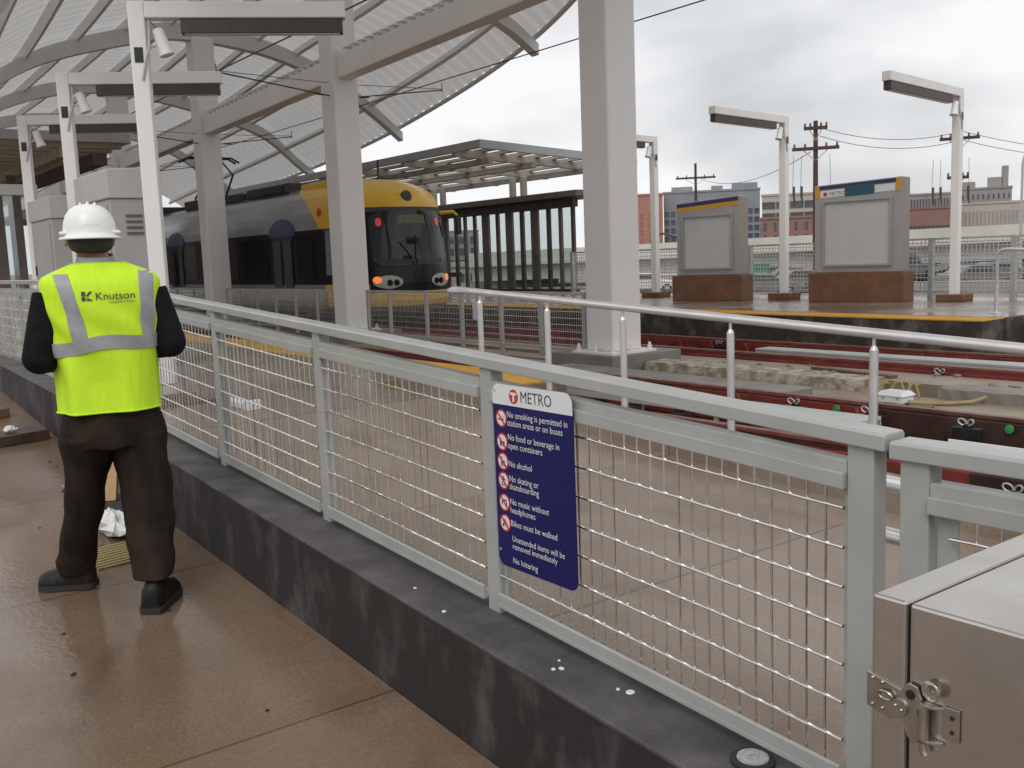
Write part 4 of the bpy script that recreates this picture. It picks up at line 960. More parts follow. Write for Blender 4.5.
for i, b in enumerate(icon_b):
    a = .040; sdisc(a,b,.0265,.0032,.0040,'signred','icon_ring'); sdisc(a,b,.0215,.0041,.0046,'signwhite','icon_face')
    m = MB(); f0 = lambda x,y: spt(x,y,.0047); f1 = lambda x,y: spt(x,y,.0051)
    def rc(x0,y0,x1,y1): m.extrude([(a+x0,b+y0),(a+x1,b+y0),(a+x1,b+y1),(a+x0,b+y1)], f0, f1)
    if i == 0: rc(-.015,.001,.010,.005); rc(.011,.001,.014,.005); rc(.008,-.008,.010,-.002)
    elif i == 1: rc(-.010,-.008,-.002,.012); rc(.002,-.002,.013,.004); rc(.002,.006,.013,.012)
    elif i == 2: rc(-.008,-.006,-.001,.014); rc(-.006,-.014,-.003,-.006); rc(.003,-.002,.010,.014)
    elif i == 3: rc(-.003,-.014,.003,-.008); rc(-.004,-.007,.004,.004); rc(-.010,-.005,.010,-.002); rc(-.008,.004,-.004,.012); rc(.003,.004,.008,.011); rc(-.012,.012,.012,.0145)
    elif i == 4: rc(-.012,-.004,-.008,.008); rc(.008,-.004,.012,.008); rc(-.012,-.009,.012,-.005)
    else: rc(-.012,.002,-.004,.011); rc(.004,.002,.012,.011); rc(-.002,-.012,.003,.004); rc(-.008,-.003,.008,0)
    m.build('icon_symbol', M['signdark'], rs)
    m = MB(); d = .0148; w_ = .0022
    m.extrude([(a-d-w_,b-d+w_),(a-d+w_,b-d-w_),(a+d+w_,b+d-w_),(a+d-w_,b+d+w_)], lambda x,y: spt(x,y,.0052), lambda x,y: spt(x,y,.0055)); m.build('icon_slash', M['signred'], rs)
for a,b in ((.012,.02),(.012,.50)): m = MB(); m.tube([spt(a,b,.003),spt(a,b,.006)], .004, 8); m.build('bolt', M['galv'], rs)

# ------------------------------------------------------------------ bits on the ground
def yz(x, y): return zs(y)
t = thing('timber_plank', (1.0,6.55,zs(6.5)), 'wet dark timber plank lying across the sidewalk, the nearer of two', 'plank')
m = MB(); A = Vector((-.1,7.08,zs(7.08))); B = Vector((1.46,7.44,zs(7.44))); dd = (B-A).normalized(); nn = Vector((-dd.y,dd.x,0))*.26; up = Vector((0,0,.075))
m.hexa([A,B,B+nn,A+nn,A+up,B+up,B+nn+up,A+nn+up]); m.build('board', M['darkwood'], t, bev=.006)
t = thing('timber_plank', (1.1,7.4,zs(7.4)), 'orange brown timber plank lying across the sidewalk beyond the dark one', 'plank')
m = MB(); A = Vector((-.1,8.0,zs(8.0))); B = Vector((1.37,8.34,zs(8.34))); dd = (B-A).normalized(); nn = Vector((-dd.y,dd.x,0))*.14; up = Vector((0,0,.075))
m.hexa([A,B,B+nn,A+nn,A+up,B+up,B+nn+up,A+nn+up]); m.build('board', M['wood'], t, bev=.006)
def crumple(c, r, n, mname, name, label, cat_, seed=1, flat=.5):
    rnd = random.Random(seed); m = MB(); rg = []
    for j in range(7):
        tt = math.pi*(j+.05)/6.1; rg.append([(c[0]+r[0]*math.sin(tt)*math.cos(2*math.pi*k/n)*rnd.uniform(.6,1.2), c[1]+r[1]*math.sin(tt)*math.sin(2*math.pi*k/n)*rnd.uniform(.6,1.2), c[2]+max(0,r[2]*(1-math.cos(tt))*.5*rnd.uniform(.7,1.25))) for k in range(n)])
    m.rings(rg, True); tag(m.build(name, M[mname]), label, cat_)
crumple((1.23,5.02,zs(5.0)), (.09,.20,.11), 14, 'bag', 'plastic_bag', 'crumpled white plastic bag on the ground seen between the legs', 'bag', 3)
crumple((1.22,7.50,zs(7.5)+.075), (.05,.04,.04), 9, 'bag', 'paper_scrap', 'small white scrap lying on the dark timber plank', 'scrap', 5)
crumple((1.27,6.05,zs(6.05)), (.05,.03,.02), 9, 'plywood', 'wood_chip', 'small pale wood chip on the sidewalk near the wall', 'chip', 8)
pl = thing('plywood_offcut', (1.29,5.55,zs(5.5)), 'tan plywood offcut leaning with a dark foot, seen between the legs', 'board')
z = zs(5.5); m = MB(); m.hexa([(1.24,5.40,z+.06),(1.34,5.36,z+.06),(1.36,5.40,z+.06),(1.26,5.44,z+.06),(1.31,5.50,z+.42),(1.41,5.46,z+.42),(1.42,5.48,z+.42),(1.32,5.52,z+.42)]); m.build('sheet', M['plywood'], pl, bev=.003)
m = MB(); m.hexa([(1.25,5.30,z-.01),(1.46,5.24,z-.01),(1.47,5.54,z),(1.26,5.60,z),(1.26,5.36,z+.058),(1.44,5.32,z+.058),(1.45,5.52,z+.058),(1.27,5.56,z+.058)]); m.build('foot', M['rubber'], pl, bev=.01)
gr = thing('yellow_mat', (1.17,4.66,zs(4.66)), 'small yellow slotted mat flat on the wet sidewalk between the feet', 'mat')
m = MB(); z = zs(4.66)
for i in range(9): m.hexa([(1.03+.0*i,4.52+i*.034,zs(4.52+i*.034)+.001),(1.31,4.56+i*.034,zs(4.56+i*.034)+.001),(1.31,4.575+i*.034,zs(4.57+i*.034)+.001),(1.03,4.535+i*.034,zs(4.53+i*.034)+.001),(1.03,4.52+i*.034,zs(4.52+i*.034)+.008),(1.31,4.56+i*.034,zs(4.56+i*.034)+.008),(1.31,4.575+i*.034,zs(4.57+i*.034)+.008),(1.03,4.535+i*.034,zs(4.53+i*.034)+.008)])
m.build('bars', M['straw'], gr)
m = MB()
rr = random.Random(4)
for i in range(46):
    x, y = rr.uniform(.0,1.46), rr.uniform(1.7,7); r = rr.uniform(.004,.011); m.ball((x,y,zs(y)+r*.3), (r,r*rr.uniform(.6,1.3),r*.6), 6, 4)
tag(m.build('grit', M['rubber']), 'scattered dark grit on the wet sidewalk', 'grit', kind='stuff')
fg = thing('floor_grate', (2.7,8.6,.42), 'brown floor grate panel lying on the platform beyond the mesh', 'grate')
m = MB(); [m.box(2.45+i*.06,2.48+i*.06,8.2,8.75,.421,.445) for i in range(8)]; m.box(2.43,2.96,8.15,8.2,.421,.446); m.box(2.43,2.96,8.75,8.8,.421,.446); m.build('bars', M['wood'], fg)
m = MB(); m.box(2.9,3.0,7.45,8.1,.422,.47); m.box(2.88,3.02,7.4,7.45,.421,.50); tag(m.build('white_batten', M['signwhite'], bev=.005), 'white batten lying on the platform beside the brown grate', 'batten')

# ------------------------------------------------------------------ the person
PO = Vector((.99,4.16,0)); azp = math.atan2(.99,4.16)
PU = Vector((math.cos(azp),-math.sin(azp),0)); PV = Vector((math.sin(azp),math.cos(azp),0))
def pp(u, v, z): return PO+PU*u+PV*v+Vector((0,0,z))
GZ = zs(4.16)
pr = thing('person', (.99,4.16,GZ), 'person in yellow green safety vest and white hard hat, seen from behind', 'person')
UC = .065
class PB(MB):                  # same builder, person coordinates
    def done(s): s.v = [tuple(pp(*p)) for p in s.v]; return s
def ell(m, rows, n=28, cap=True, pw=2.3):
    rg = []
    for (uc,vc,z,a,b) in rows:
        ring = []
        for k in range(n):
            t = 2*math.pi*k/n; c, s_ = math.cos(t), math.sin(t)
            ring.append((uc+a*math.copysign(abs(c)**(2/pw),c), vc+b*math.copysign(abs(s_)**(2/pw),s_), z))
        rg.append(ring)
    m.rings(rg, cap); return m
L_SH, L_EL, L_WR = (-.115,.0,1.47), (-.178,-.035,1.235), (-.03,.24,1.21)
R_SH, R_EL, R_WR = (.245,.0,1.47), (.306,-.03,1.265), (.16,.24,1.225)
b = PB()
ell(b, [(UC,0,.90,.17,.11),(UC,0,1.0,.17,.11),(UC,0,1.2,.165,.105),(UC,0,1.38,.185,.115),(UC,0,1.48,.185,.10),(UC,0,1.53,.12,.08),(UC,0,1.56,.07,.07)], pw=2.2)
b.tube([(UC,-.01,1.48),(.055,-.01,1.56),(.048,0,1.64)], [.062,.058,.056], 14)
b.ball((.044,.005,1.705), (.077,.098,.115), 20, 14); b.ball((.044,.035,1.645), (.058,.07,.062), 16, 10)
b.tube([(.044,.098,1.705),(.044,.118,1.675),(.044,.10,1.665)], [.010,.016,.014], 8)
b.tube([(.044,.098,1.635),(.044,.104,1.632)], [.022,.018], 8)
for sg in (-1,1): b.ball((.044+sg*.079,.005,1.685), (.012,.026,.034), 10, 8); b.ball((.044+sg*.03,.088,1.712),(.016,.012,.010),8,6)
for S_,E_,W_ in ((L_SH,L_EL,L_WR),(R_SH,R_EL,R_WR)):
    b.tube([S_,tuple((x+y)/2 for x,y in zip(S_,E_)),E_], [.052,.048,.042], 14); b.ball(E_, .043, 12, 8)
    b.tube([E_,tuple((x+y)/2 for x,y in zip(E_,W_)),W_], [.042,.038,.028], 14)
for W_, sg in ((L_WR,1),(R_WR,-1)):                     # hands: palm, four fingers of different length, thumb from the palm's side
    w_ = Vector(W_); d = Vector((sg*.45,.80,-.1)).normalized(); side_ = Vector((0,.1,1)).normalized(); nrm = d.cross(side_).normalized()*sg
    b.tube([w_,w_+d*.035,w_+d*.085], [.028,.036,.038], 12)
    for k, ln in enumerate((.068,.076,.070,.055)):
        s0 = w_+d*.075+side_*(.027-.018*k); p1 = s0+d*ln*.5+nrm*.004; p2 = p1+d*ln*.32-nrm*.018; p3 = p2+d*ln*.08-nrm*ln*.38
        b.tube([s0,p1,p2,p3], [.0095,.009,.0085,.007], 8)
    s0 = w_+d*.028+side_*.028; p1 = s0+d*.03+side_*.028-nrm*.01; p2 = p1+d*.032+side_*.006-nrm*.012
    b.tube([s0,p1,p2], [.013,.0115,.009], 8)
LH, LKN, LAN = (-.03,.0,.92), (-.062,.09,.60), (-.120,.19,.33)
RH, RKN, RAN = (.155,.0,.92), (.162,-.03,.58), (.158,-.17,.29)
for A_,B_,C_ in ((LH,LKN,LAN),(RH,RKN,RAN)):
    b.tube([A_,tuple((x+y)/2 for x,y in zip(A_,B_)),B_], [.085,.075,.058], 14); b.ball(B_, .058, 12, 8)
    b.tube([B_,tuple((x*.6+y*.4) for x,y in zip(B_,C_)),C_], [.056,.056,.038], 14)
for A_, toe in ((LAN,(-.215,.235)),(RAN,(.21,-.06))):
    gz_ = K*(4.16+A_[1])+.03
    b.tube([A_,(A_[0],A_[1],gz_+.05)], [.038,.034], 10); b.tube([(A_[0],A_[1]-.02,gz_+.03),(toe[0],toe[1],gz_+.02)], [.034,.028], 10)
body = union_mesh(b.done(), 'body', .0065, 3, M['skin'], pr)
# eyes
for sg in (-1,1): q = PB(); q.ball((.044+sg*.031,.0955,1.703), (.010,.006,.006), 8, 6); q.done().build('eye', M['helmet'], pr, smooth=True)
# jacket
j = PB()
ell(j, [(UC,0,1.04,.160,.115),(UC,0,1.1,.165,.115),(UC,0,1.25,.185,.12),(UC,0,1.40,.20,.125),(UC,0,1.48,.20,.115),(UC,0,1.53,.15,.10),(UC,0,1.565,.09,.085),(UC,0,1.58,.08,.078)])
rj = random.Random(2)
for S_,E_,W_ in ((L_SH,L_EL,L_WR),(R_SH,R_EL,R_WR)):
    mid = tuple((x+y)/2 for x,y in zip(S_,E_))
    j.tube([S_,mid,E_], [.072,.069,.064], 16); j.ball((E_[0],E_[1],E_[2]-.004), (.066,.066,.064), 14, 10)
    j.tube([E_,tuple(x*.75+y*.25 for x,y in zip(E_,W_)),tuple(x*.5+y*.5 for x,y in zip(E_,W_)),tuple(x*.15+y*.85 for x,y in zip(E_,W_)),W_], [.064,.064,.057,.047,.043], 16)
jo = union_mesh(j.done(), 'jacket', .007, 4, M['jacket'], pr)
# trousers
tp = PB()
ell(tp, [(UC,0,.86,.198,.135),(UC,0,.92,.200,.138),(UC,0,.98,.188,.130),(UC,0,1.03,.170,.118)])
LT = [(-.035,.0,.90,.105,.130),(-.045,.03,.80,.094,.115),(-.060,.06,.68,.080,.098),(-.075,.09,.58,.077,.092),(-.100,.13,.47,.072,.090),(-.118,.165,.40,.074,.094),(-.124,.185,.355,.079,.100),(-.122,.195,.315,.072,.094),(-.121,.195,.30,.068,.09)]
RT = [(.160,.0,.90,.107,.130),(.162,-.005,.80,.106,.120),(.166,-.02,.68,.103,.108),(.166,-.05,.55,.099,.102),(.162,-.10,.43,.090,.098),(.160,-.145,.36,.083,.096),(.160,-.16,.33,.081,.096)]
ell(tp, [(u,v,z,a,bb) for u,v,z,a,bb in reversed(LT)], pw=2.1); ell(tp, [(u,v,z,a,bb) for u,v,z,a,bb in reversed(RT)], pw=2.1)
tp.done()
to = union_mesh(tp, 'trousers', .007, 5, M['trouser'], pr)
for v in to.data.vertices:     # cloth folds
    c = v.co; zl = c.z; a = math.sin(c.x*46+zl*9+1.5*math.sin(zl*11))*.005 + math.sin(zl*34+c.x*21+2*math.sin(c.y*9))*.0050*(.5+.7*max(0,min(1,(.42-zl)/.2)))
    n_ = v.normal; v.co = c+n_*a
# shoes
def shoe(heel, toe, gz0, gz1):
    h = Vector((*heel,0)); t = Vector((*toe,0)); d = (t-h); Ln = d.length; d.normalize(); n_ = Vector((-d.y,d.x,0))
    rows = [(0,.032,.095),(.06,.042,.115),(.2,.046,.125),(.36,.046,.118),(.5,.049,.098),(.68,.054,.080),(.85,.051,.070),(.96,.038,.060),(1,.020,.045)]
    m = PB(); rg = []
    for f,wd,ht in rows:
        c = h+d*Ln*f; g0 = gz0+(gz1-gz0)*f
        rg.append([tuple(c+n_*wd*x+Vector((0,0,g0+z))) for x,z in ((-1,.022),(-1.02,.035),(-.85,ht*.75),(-.45,ht),(.45,ht),(.85,ht*.75),(1.02,.035),(1,.022))])
    so = m.rings(rg, True).done().build('shoe', M['shoe'], pr, smooth=True)
    m = PB(); rg = []
    for f,wd,ht in rows:
        c = h+d*(Ln*1.02*f-.004); g0 = gz0+(gz1-gz0)*f
        rg.append([tuple(c+n_*(wd+.006)*x+Vector((0,0,g0+z))) for x,z in ((-1,.0),(-1,.024),(1,.024),(1,.0))])
    m.rings(rg, True).done().build('sole', M['rubber'], so)
shoe((-.060,.165), (-.275,.235), zs(4.33)+.002, zs(4.40)+.002)
shoe((.135,-.255), (.235,-.03), zs(3.91)+.002, zs(4.12)+.002)
# vest
VR = [(1.005,.191,.150),(1.03,.190,.148),(1.06,.190,.146),(1.12,.191,.142),(1.19,.195,.140),(1.25,.202,.140),(1.31,.210,.143),(1.37,.214,.146),(1.43,.219,.146),(1.48,.224,.141),(1.515,.225,.131),(1.54,.214,.116),(1.558,.180,.102),(1.575,.140,.090),(1.592,.100,.080),(1.603,.080,.074)]
def vrow(z):
    for (z0,a0,b0),(z1,a1,b1) in zip(VR, VR[1:]):
        if z <= z1: t = (z-z0)/(z1-z0); return a0+(a1-a0)*t, b0+(b1-b0)*t
    return VR[-1][1:]
def fold(th, z):
    k_ = max(0, min(1, (1.27-z)/.14)); k2 = max(0, min(1, (1.5-z)/.1))
    sh = lambda q: 1-2*abs(math.sin(q))**.7
    return .011*k_*(sh(th*3.4+.6+z*1.2)*(.7+.3*math.sin(th*3+z*6))+.6*math.sin(th*5.3-1.1)) + .0046*k2*math.sin(th*7+z*22+1.5*math.sin(z*14))*(1-.6*k_)
def vpt(th, z, off=0):
    a, bb = vrow(z); c, s_ = math.cos(th), math.sin(th); pw = 2.45
    f = 1+(fold(th,z)+off)/max(.1,(a+bb)/2)
    hem = .018*math.cos(th)*(-1) if z < 1.0 else 0
    return (UC+a*f*math.copysign(abs(c)**(2/pw),c), bb*f*math.copysign(abs(s_)**(2/pw),s_), z+ (-.010*c if z < 1.0 else 0))
def vfind(u, z):               # theta on the back for a lateral position
    a, bb = vrow(z); t = max(-1,min(1,(u-UC)/a)); c = math.copysign(abs(t)**(2.45/2), t); return -math.acos(c)
NTH = 120
zz = [1.006+.0103*i for i in range(61)]; zz = [z for z in zz if z < 1.603]
m = PB(); m.rings([[vpt(2*math.pi*k/NTH, z) for k in range(NTH)] for z in zz], False)
ve = m.done().build('safety_vest', M['vest'], pr, smooth=True)
sd = ve.modifiers.new('thick', 'SOLIDIFY'); sd.thickness = .004; sd.offset = -1
def vstrip(rows, off, mname, nm):     # rows: list of (z, uL, uR)
    m = PB(); rg = []
    for z,ul,ur in rows:
        rg.append([vpt(vfind(ul+(ur-ul)*i/6,z),z,off) for i in range(7)]+[vpt(vfind(ur+(ul-ur)*i/6,z),z,off-.004) for i in range(7)])
    m.rings(rg, True); return m.done().build(nm, M[mname], ve, smooth=True)
def lerp(a,b,t): return a+(b-a)*t
vstrip([(lerp(1.272,1.552,i/18), lerp(-.047,-.100,(i/18)**1.15), lerp(.006,-.050,(i/18)**1.15)) for i in range(19)], .0045, 'reflective', 'reflective_strip')
vstrip([(lerp(1.272,1.556,i/18), lerp(.197,.203,i/18), lerp(.243,.257,i/18)) for i in range(19)], .0045, 'reflective', 'reflective_strip')
m = PB(); zc = lambda th: 1.268+.016*math.exp(-((th+math.pi/2)/.35)**2)-.012*math.cos(th)*-1
m.rings([[vpt(2*math.pi*k/NTH - math.pi, zc(2*math.pi*k/NTH - math.pi)+dz, o) for k in range(NTH)] for dz,o in ((-.027,.003),(-.027,.006),(0,.006),(.027,.006),(.027,.003))], False)
m.done().build('reflective_band', M['reflective'], ve, smooth=True)
# hem piping
m = PB(); m.tube([vpt(2*math.pi*k/120,1.008,.001) for k in range(121)], .004, 6); m.done().build('hem', M['vest'], ve, smooth=True)
def vest_text(body, u0, z0, size, sxx=1., bold=0):
    vs, fs = text_geo(body, size, 1.0, bold); m = PB()
    m.add([vpt(vfind(u0+x*sxx,z0+y), z0+y, .0055) for x,y,_ in vs], fs); m.done().build('lettering', M['signdark'], ve, fix=False)
vest_text('Knutson', .040, 1.449, .0415, 1.0); vest_text('CONSTRUCTION', .085, 1.434, .0125, .95)
m = PB()
for poly in ([(.0,0),(.015,0),(.015,.018),(.0,.018)],[(.0,.022),(.015,.022),(.015,.042),(.0,.042)],[(.019,.012),(.042,0),(.030,0),(.019,.004)],[(.018,.022),(.032,.042),(.044,.042),(.024,.018)],[(.019,.0),(.019,.002),(.03,.0)],[(.022,.016),(.046,0),(.034,0)]):
    P = [(UCx*.85-.006, zq*.85+.013) for UCx,zq in poly]
    m.add([vpt(vfind(u,1.434+z),1.434+z,.0055) for u,z in P], [tuple(range(len(P)))])
m.done().build('emblem', M['signdark'], ve, fix=False)
# collar, hair, helmet
m = PB(); m.rings([[(.055+r*math.cos(t)*1.0,-.004+r*1.02*math.sin(t),z-.012*math.sin(t)*-1) for t in [2*math.pi*k/28 for k in range(28)]] for r,z in ((.078,1.575),(.073,1.60),(.068,1.622),(.064,1.62),(.066,1.575))], False); m.done().build('shirt_collar', M['shirt'], pr, smooth=True)
m = PB(); rg = []
for jz in range(9):
    z = 1.630+.107*jz/8; row = []
    for k in range(25):
        t = rad(-90-98+196*k/24); ee = abs(-90-98+196*k/24+90)/98
        z2 = z+.035*ee**3*(1-jz/8); q = math.sqrt(max(.05,1-((z2-1.705)/.125)**2)); row.append((.044+.0825*q*math.cos(t), .003+.105*q*math.sin(t), z2))
    rg.append(row)
m.rings(rg, False, closed=False); ha = m.done().build('hair', M['hair'], pr, smooth=True); sd = ha.modifiers.new('t','SOLIDIFY'); sd.thickness = .008; sd.offset = 0
HC = (.044,.008,1.696)
hm = PB(); pf = [(.098,0),(.112,-.010),(.116,-.012),(.117,-.008),(.103,.006),(.100,.012),(.099,.03),(.095,.055),(.086,.082),(.070,.104),(.048,.119),(.024,.126),(.003,.128)]
hm.lathe(HC, pf, 40, sx=1, sy=1.2); he = hm.done().build('hard_hat', M['helmet'], pr, smooth=True)
for du in (-.026,0,.026):
    m = PB(); m.tube([(HC[0]+du, HC[1]+1.2*math.sin(a)*(.094-abs(du)*.15), HC[2]+.01+.121*math.cos(a)*(1-abs(du)*1.1)) for a in [rad(-62+124*i/14) for i in range(15)]], [.002]+[.0062]*13+[.002], 8); m.done().build('crown_ridge', M['helmet'], he, smooth=True)
for sg in (-1,1): m = PB(); m.box(HC[0]+sg*.094-.018,HC[0]+sg*.094+.018,-.06,.02,HC[2]+.006,HC[2]+.02); m.done().build('slot_boss', M['helmet'], he, bev=.006)
m = PB()
for zq,w_ in ((.038,.026),(.030,.028)):
    for i in range(6):
        a0 = -math.pi/2+(-w_+w_*2*i/6)/.09+.12; a1 = a0+.03; P = []
        for a in (a0,a1): P += [(HC[0]+.0985*math.cos(a),HC[1]+1.2*.0985*math.sin(a),HC[2]+zq),(HC[0]+.0978*math.cos(a),HC[1]+1.2*.0978*math.sin(a),HC[2]+zq+.004)]
        m.add([P[0],P[2],P[3],P[1]], [(0,1,2,3)])
m.done().build('decal', M['galv'], he, fix=False)

# ------------------------------------------------------------------ backdrop: road, bridge, buildings, poles, cars
s = MB(); s.add([polar(40,38,-1.9),polar(68,38,-1.9),polar(72,60,-3.3),polar(36,60,-3.3)], [(0,1,2,3)]) if 0 else None
def facade(name, az0, az1, D, z0, z1, depth, wallm, label, cat_='building', rows=0, cols=0, winm='windark', wz=(.2,.8), wfrac=.6, winlist=None, roofbits=()):
    A, B = polar(az0,D), polar(az1,D); mid = (A+B)/2; ax = (B-A); W = ax.length; ax.normalize(); rz = math.atan2(ax.y, ax.x)
    t = thing(name, (mid.x,mid.y,z0), label, cat_, rz=rz)
    H = z1-z0
    MB().box(-W/2,W/2,0,depth,0,H).build('wall', M[wallm], t, world=False)
    MB().box(-W/2-.15,W/2+.15,-.2,depth+.1,H+.01,H+.45).build('parapet', M[wallm], t, world=False)
    if rows:
        src = None
        fh = H*(wz[1]-wz[0])/rows; cw = W/cols
        for r in range(rows):
            for c in range(cols):
                if src is None:
                    src = MB().box(-cw*wfrac/2,cw*wfrac/2,-.12,-.01,-fh*.31,fh*.31).build('window', M[winm], t, world=False); o = src
                else: o = src.copy(); col.objects.link(o); o.parent = t
                o.location = (-W/2+cw*(c+.5), 0, H*wz[0]+fh*(r+.5))
    for (fx0,fx1,h,mn) in roofbits: MB().box(-W/2+W*fx0,-W/2+W*fx1,depth*.15,depth*.7,H+.46,H+h).build('penthouse', M[mn], t, world=False)
    return t
facade('apartment_building', 44.1,45.55,240,-5,14.3,12,'brickorange','orange clad apartment block left of the notice pylon', rows=6, cols=3, winm='brickred', wfrac=.25)
facade('apartment_building', 45.6,50.9,246,-5,14.8,16,'bluegrey','blue grey glassy apartment block behind the nearer notice pylon', rows=6, cols=15, winm='winblue', wfrac=.7, roofbits=((.08,.3,1.6,'greyblock'),(.5,.62,1.5,'greyblock'),(.72,.98,1.9,'bluegrey')))
facade('office_building', 51.0,55.5,215,3.8,11.6,14,'beige','beige banded office block above the brick building', rows=3, cols=6, wz=(.02,.9), wfrac=.92)
facade('brick_building', 50.9,55.3,205,-5,6.6,10,'brickred','red brick building with small windows left of the wide pylon', rows=3, cols=8, wz=(.35,.98), wfrac=.25)
facade('warehouse', 57.5,61.0,255,-5,11.8,14,'greyblock','long pale grey warehouse right of the wide pylon', rows=2, cols=24, winm='windark', wz=(.62,.98), wfrac=.45)
facade('brick_building', 57.5,61.0,235,-5,8.0,10,'brickred','low red brick building with a strip of windows right of the wide pylon', rows=1, cols=16, winm='winblue', wz=(.50,.78), wfrac=.8)
facade('mill_building', 61.1,65.5,240,-5,8.6,14,'beige','beige mill building with tall narrow bays behind the right lamp', rows=1, cols=24, winm='greyblock', wz=(.5,.98), wfrac=.45)
facade('tower_block', 61.1,63.5,268,-5,13.0,14,'greyblock','grey stepped tower block with a chimney on the skyline', rows=2, cols=10, wz=(.75,.95), wfrac=.3, roofbits=((.0,.28,2.0,'greyblock'),(.52,.82,2.8,'greyblock'),(.80,.93,5.4,'greyblock')))
facade('tower_block', 63.6,66.5,275,-5,9.6,14,'greyblock','low grey wing at the right edge of the skyline', rows=1, cols=12, wz=(.7,.95), wfrac=.3)
# overpass
A, B = Vector((60.,62.,2.35)), Vector((120.,46.,3.9))
ov = thing('road_overpass', (90,50,-3.4), 'long pale concrete road overpass crossing behind the far platform', 'bridge')
def obar(m, d0, d1, zo0, zo1, P0=Vector((52,76,1.1)), P1=Vector((112,-26,2.6))):
    dr_ = (P1-P0); n_ = Vector((dr_.y,-dr_.x,0)).normalized()*-1
    n_ = Vector((abs(n_.x),abs(n_.y),0)); a, b_ = P0+n_*d0, P0+n_*d1; c, e_ = P1+n_*d0, P1+n_*d1
    m.hexa([a+Vector((0,0,zo0)),c+Vector((0,0,zo0)),e_+Vector((0,0,zo0)),b_+Vector((0,0,zo0)),a+Vector((0,0,zo1)),c+Vector((0,0,zo1)),e_+Vector((0,0,zo1)),b_+Vector((0,0,zo1))]); return m
obar(MB(),0,.35,-.25,.75).build('parapet', M['bridge'], ov); obar(MB(),10,10.35,-.25,.75).build('parapet', M['bridge'], ov)
obar(MB(),-.25,10.6,-.55,-.252).build('deck', M['bridge'], ov); obar(MB(),.6,1.0,-1.9,-.552).build('girder', M['bridgegrey'], ov); obar(MB(),4.5,5.0,-1.9,-.552).build('girder', M['bridgegrey'], ov); obar(MB(),9,9.5,-1.9,-.552).build('girder', M['bridgegrey'], ov)
for f in (.03,.2,.38,.56,.74,.92):
    p = Vector((52,76,1.1)).lerp(Vector((112,-26,2.6)), f); m = MB(); m.box(p.x,p.x+8,p.y+2,p.y+3.2,-1.6,p.z-1.902); m.build('pier', M['bridgegrey'], ov)
# dome tank
m = MB(); c = polar(45.55,118); m.lathe((c.x,c.y,-3.6), [(2.0,2.0),(2.0,3.6),(1.9,4.3),(1.55,4.9),(.95,5.3),(.3,5.45),(.05,5.46)], 26)
tag(m.build('storage_tank', M['domewhite'], smooth=True), 'white domed storage tank beside the far lamp left of the pylons', 'tank')
# far retaining walls and low buildings beneath the bridge
def lowwall(az0,az1,D,z0,z1,mn,label,cat_='wall'):
    A,B = polar(az0,D,0),polar(az1,D,0); d = (B-A).normalized(); n_ = Vector((-d.y,d.x,0))*.4
    return tag(MB().hexa([A+Vector((0,0,z0)),B+Vector((0,0,z0)),B+n_+Vector((0,0,z0)),A+n_+Vector((0,0,z0)),A+Vector((0,0,z1)),B+Vector((0,0,z1)),B+n_+Vector((0,0,z1)),A+n_+Vector((0,0,z1))]).build('barrier_wall', M[mn], bev=.05), label, cat_)
lowwall(42,55,72,-1.6,-.5,'greyblock','low grey barrier wall in the yard left of the wide pylon')
lowwall(55,72,58,-1.6,-.7,'greyblock','pale concrete barrier wall in the yard at the right')
lowwall(36,70,46,-1.6,-1.0,'plinth','long dull barrier wall nearest behind the platform fence')
facade('freight_shed', 57.2,65.0,88,-1.6,.15,6,'shelterbrown','long dark brown freight shed under the overpass', rows=1, cols=14, winm='windark', wz=(.35,.85), wfrac=.6)
facade('freight_shed', 29,36.5,95,-1.6,.6,6,'beige','yellowish freight shed seen through the windscreen glass', rows=1, cols=10, winm='windark', wz=(.3,.8), wfrac=.5)
facade('distant_block', 22,35,300,-5,9,20,'greyblock','distant grey building seen through the windscreen glass', rows=3, cols=20, wz=(.2,.95), wfrac=.5, roofbits=((.2,.4,5,'greyblock'),(.6,.66,9,'greyblock')))
sg_ = thing('road_sign', polar(50.6,66,-1.5), 'green road sign on twin posts below the overpass', 'sign', rz=rad(-50.6))
MB().box(-.9,.9,-.04,.04,1.0,1.9).build('panel', M['signgreen'], sg_, world=False)
for x in (-.7,.7): MB().box(x-.06,x+.06,.05,.15,0,1.8).build('post', M['galv'], sg_, world=False)
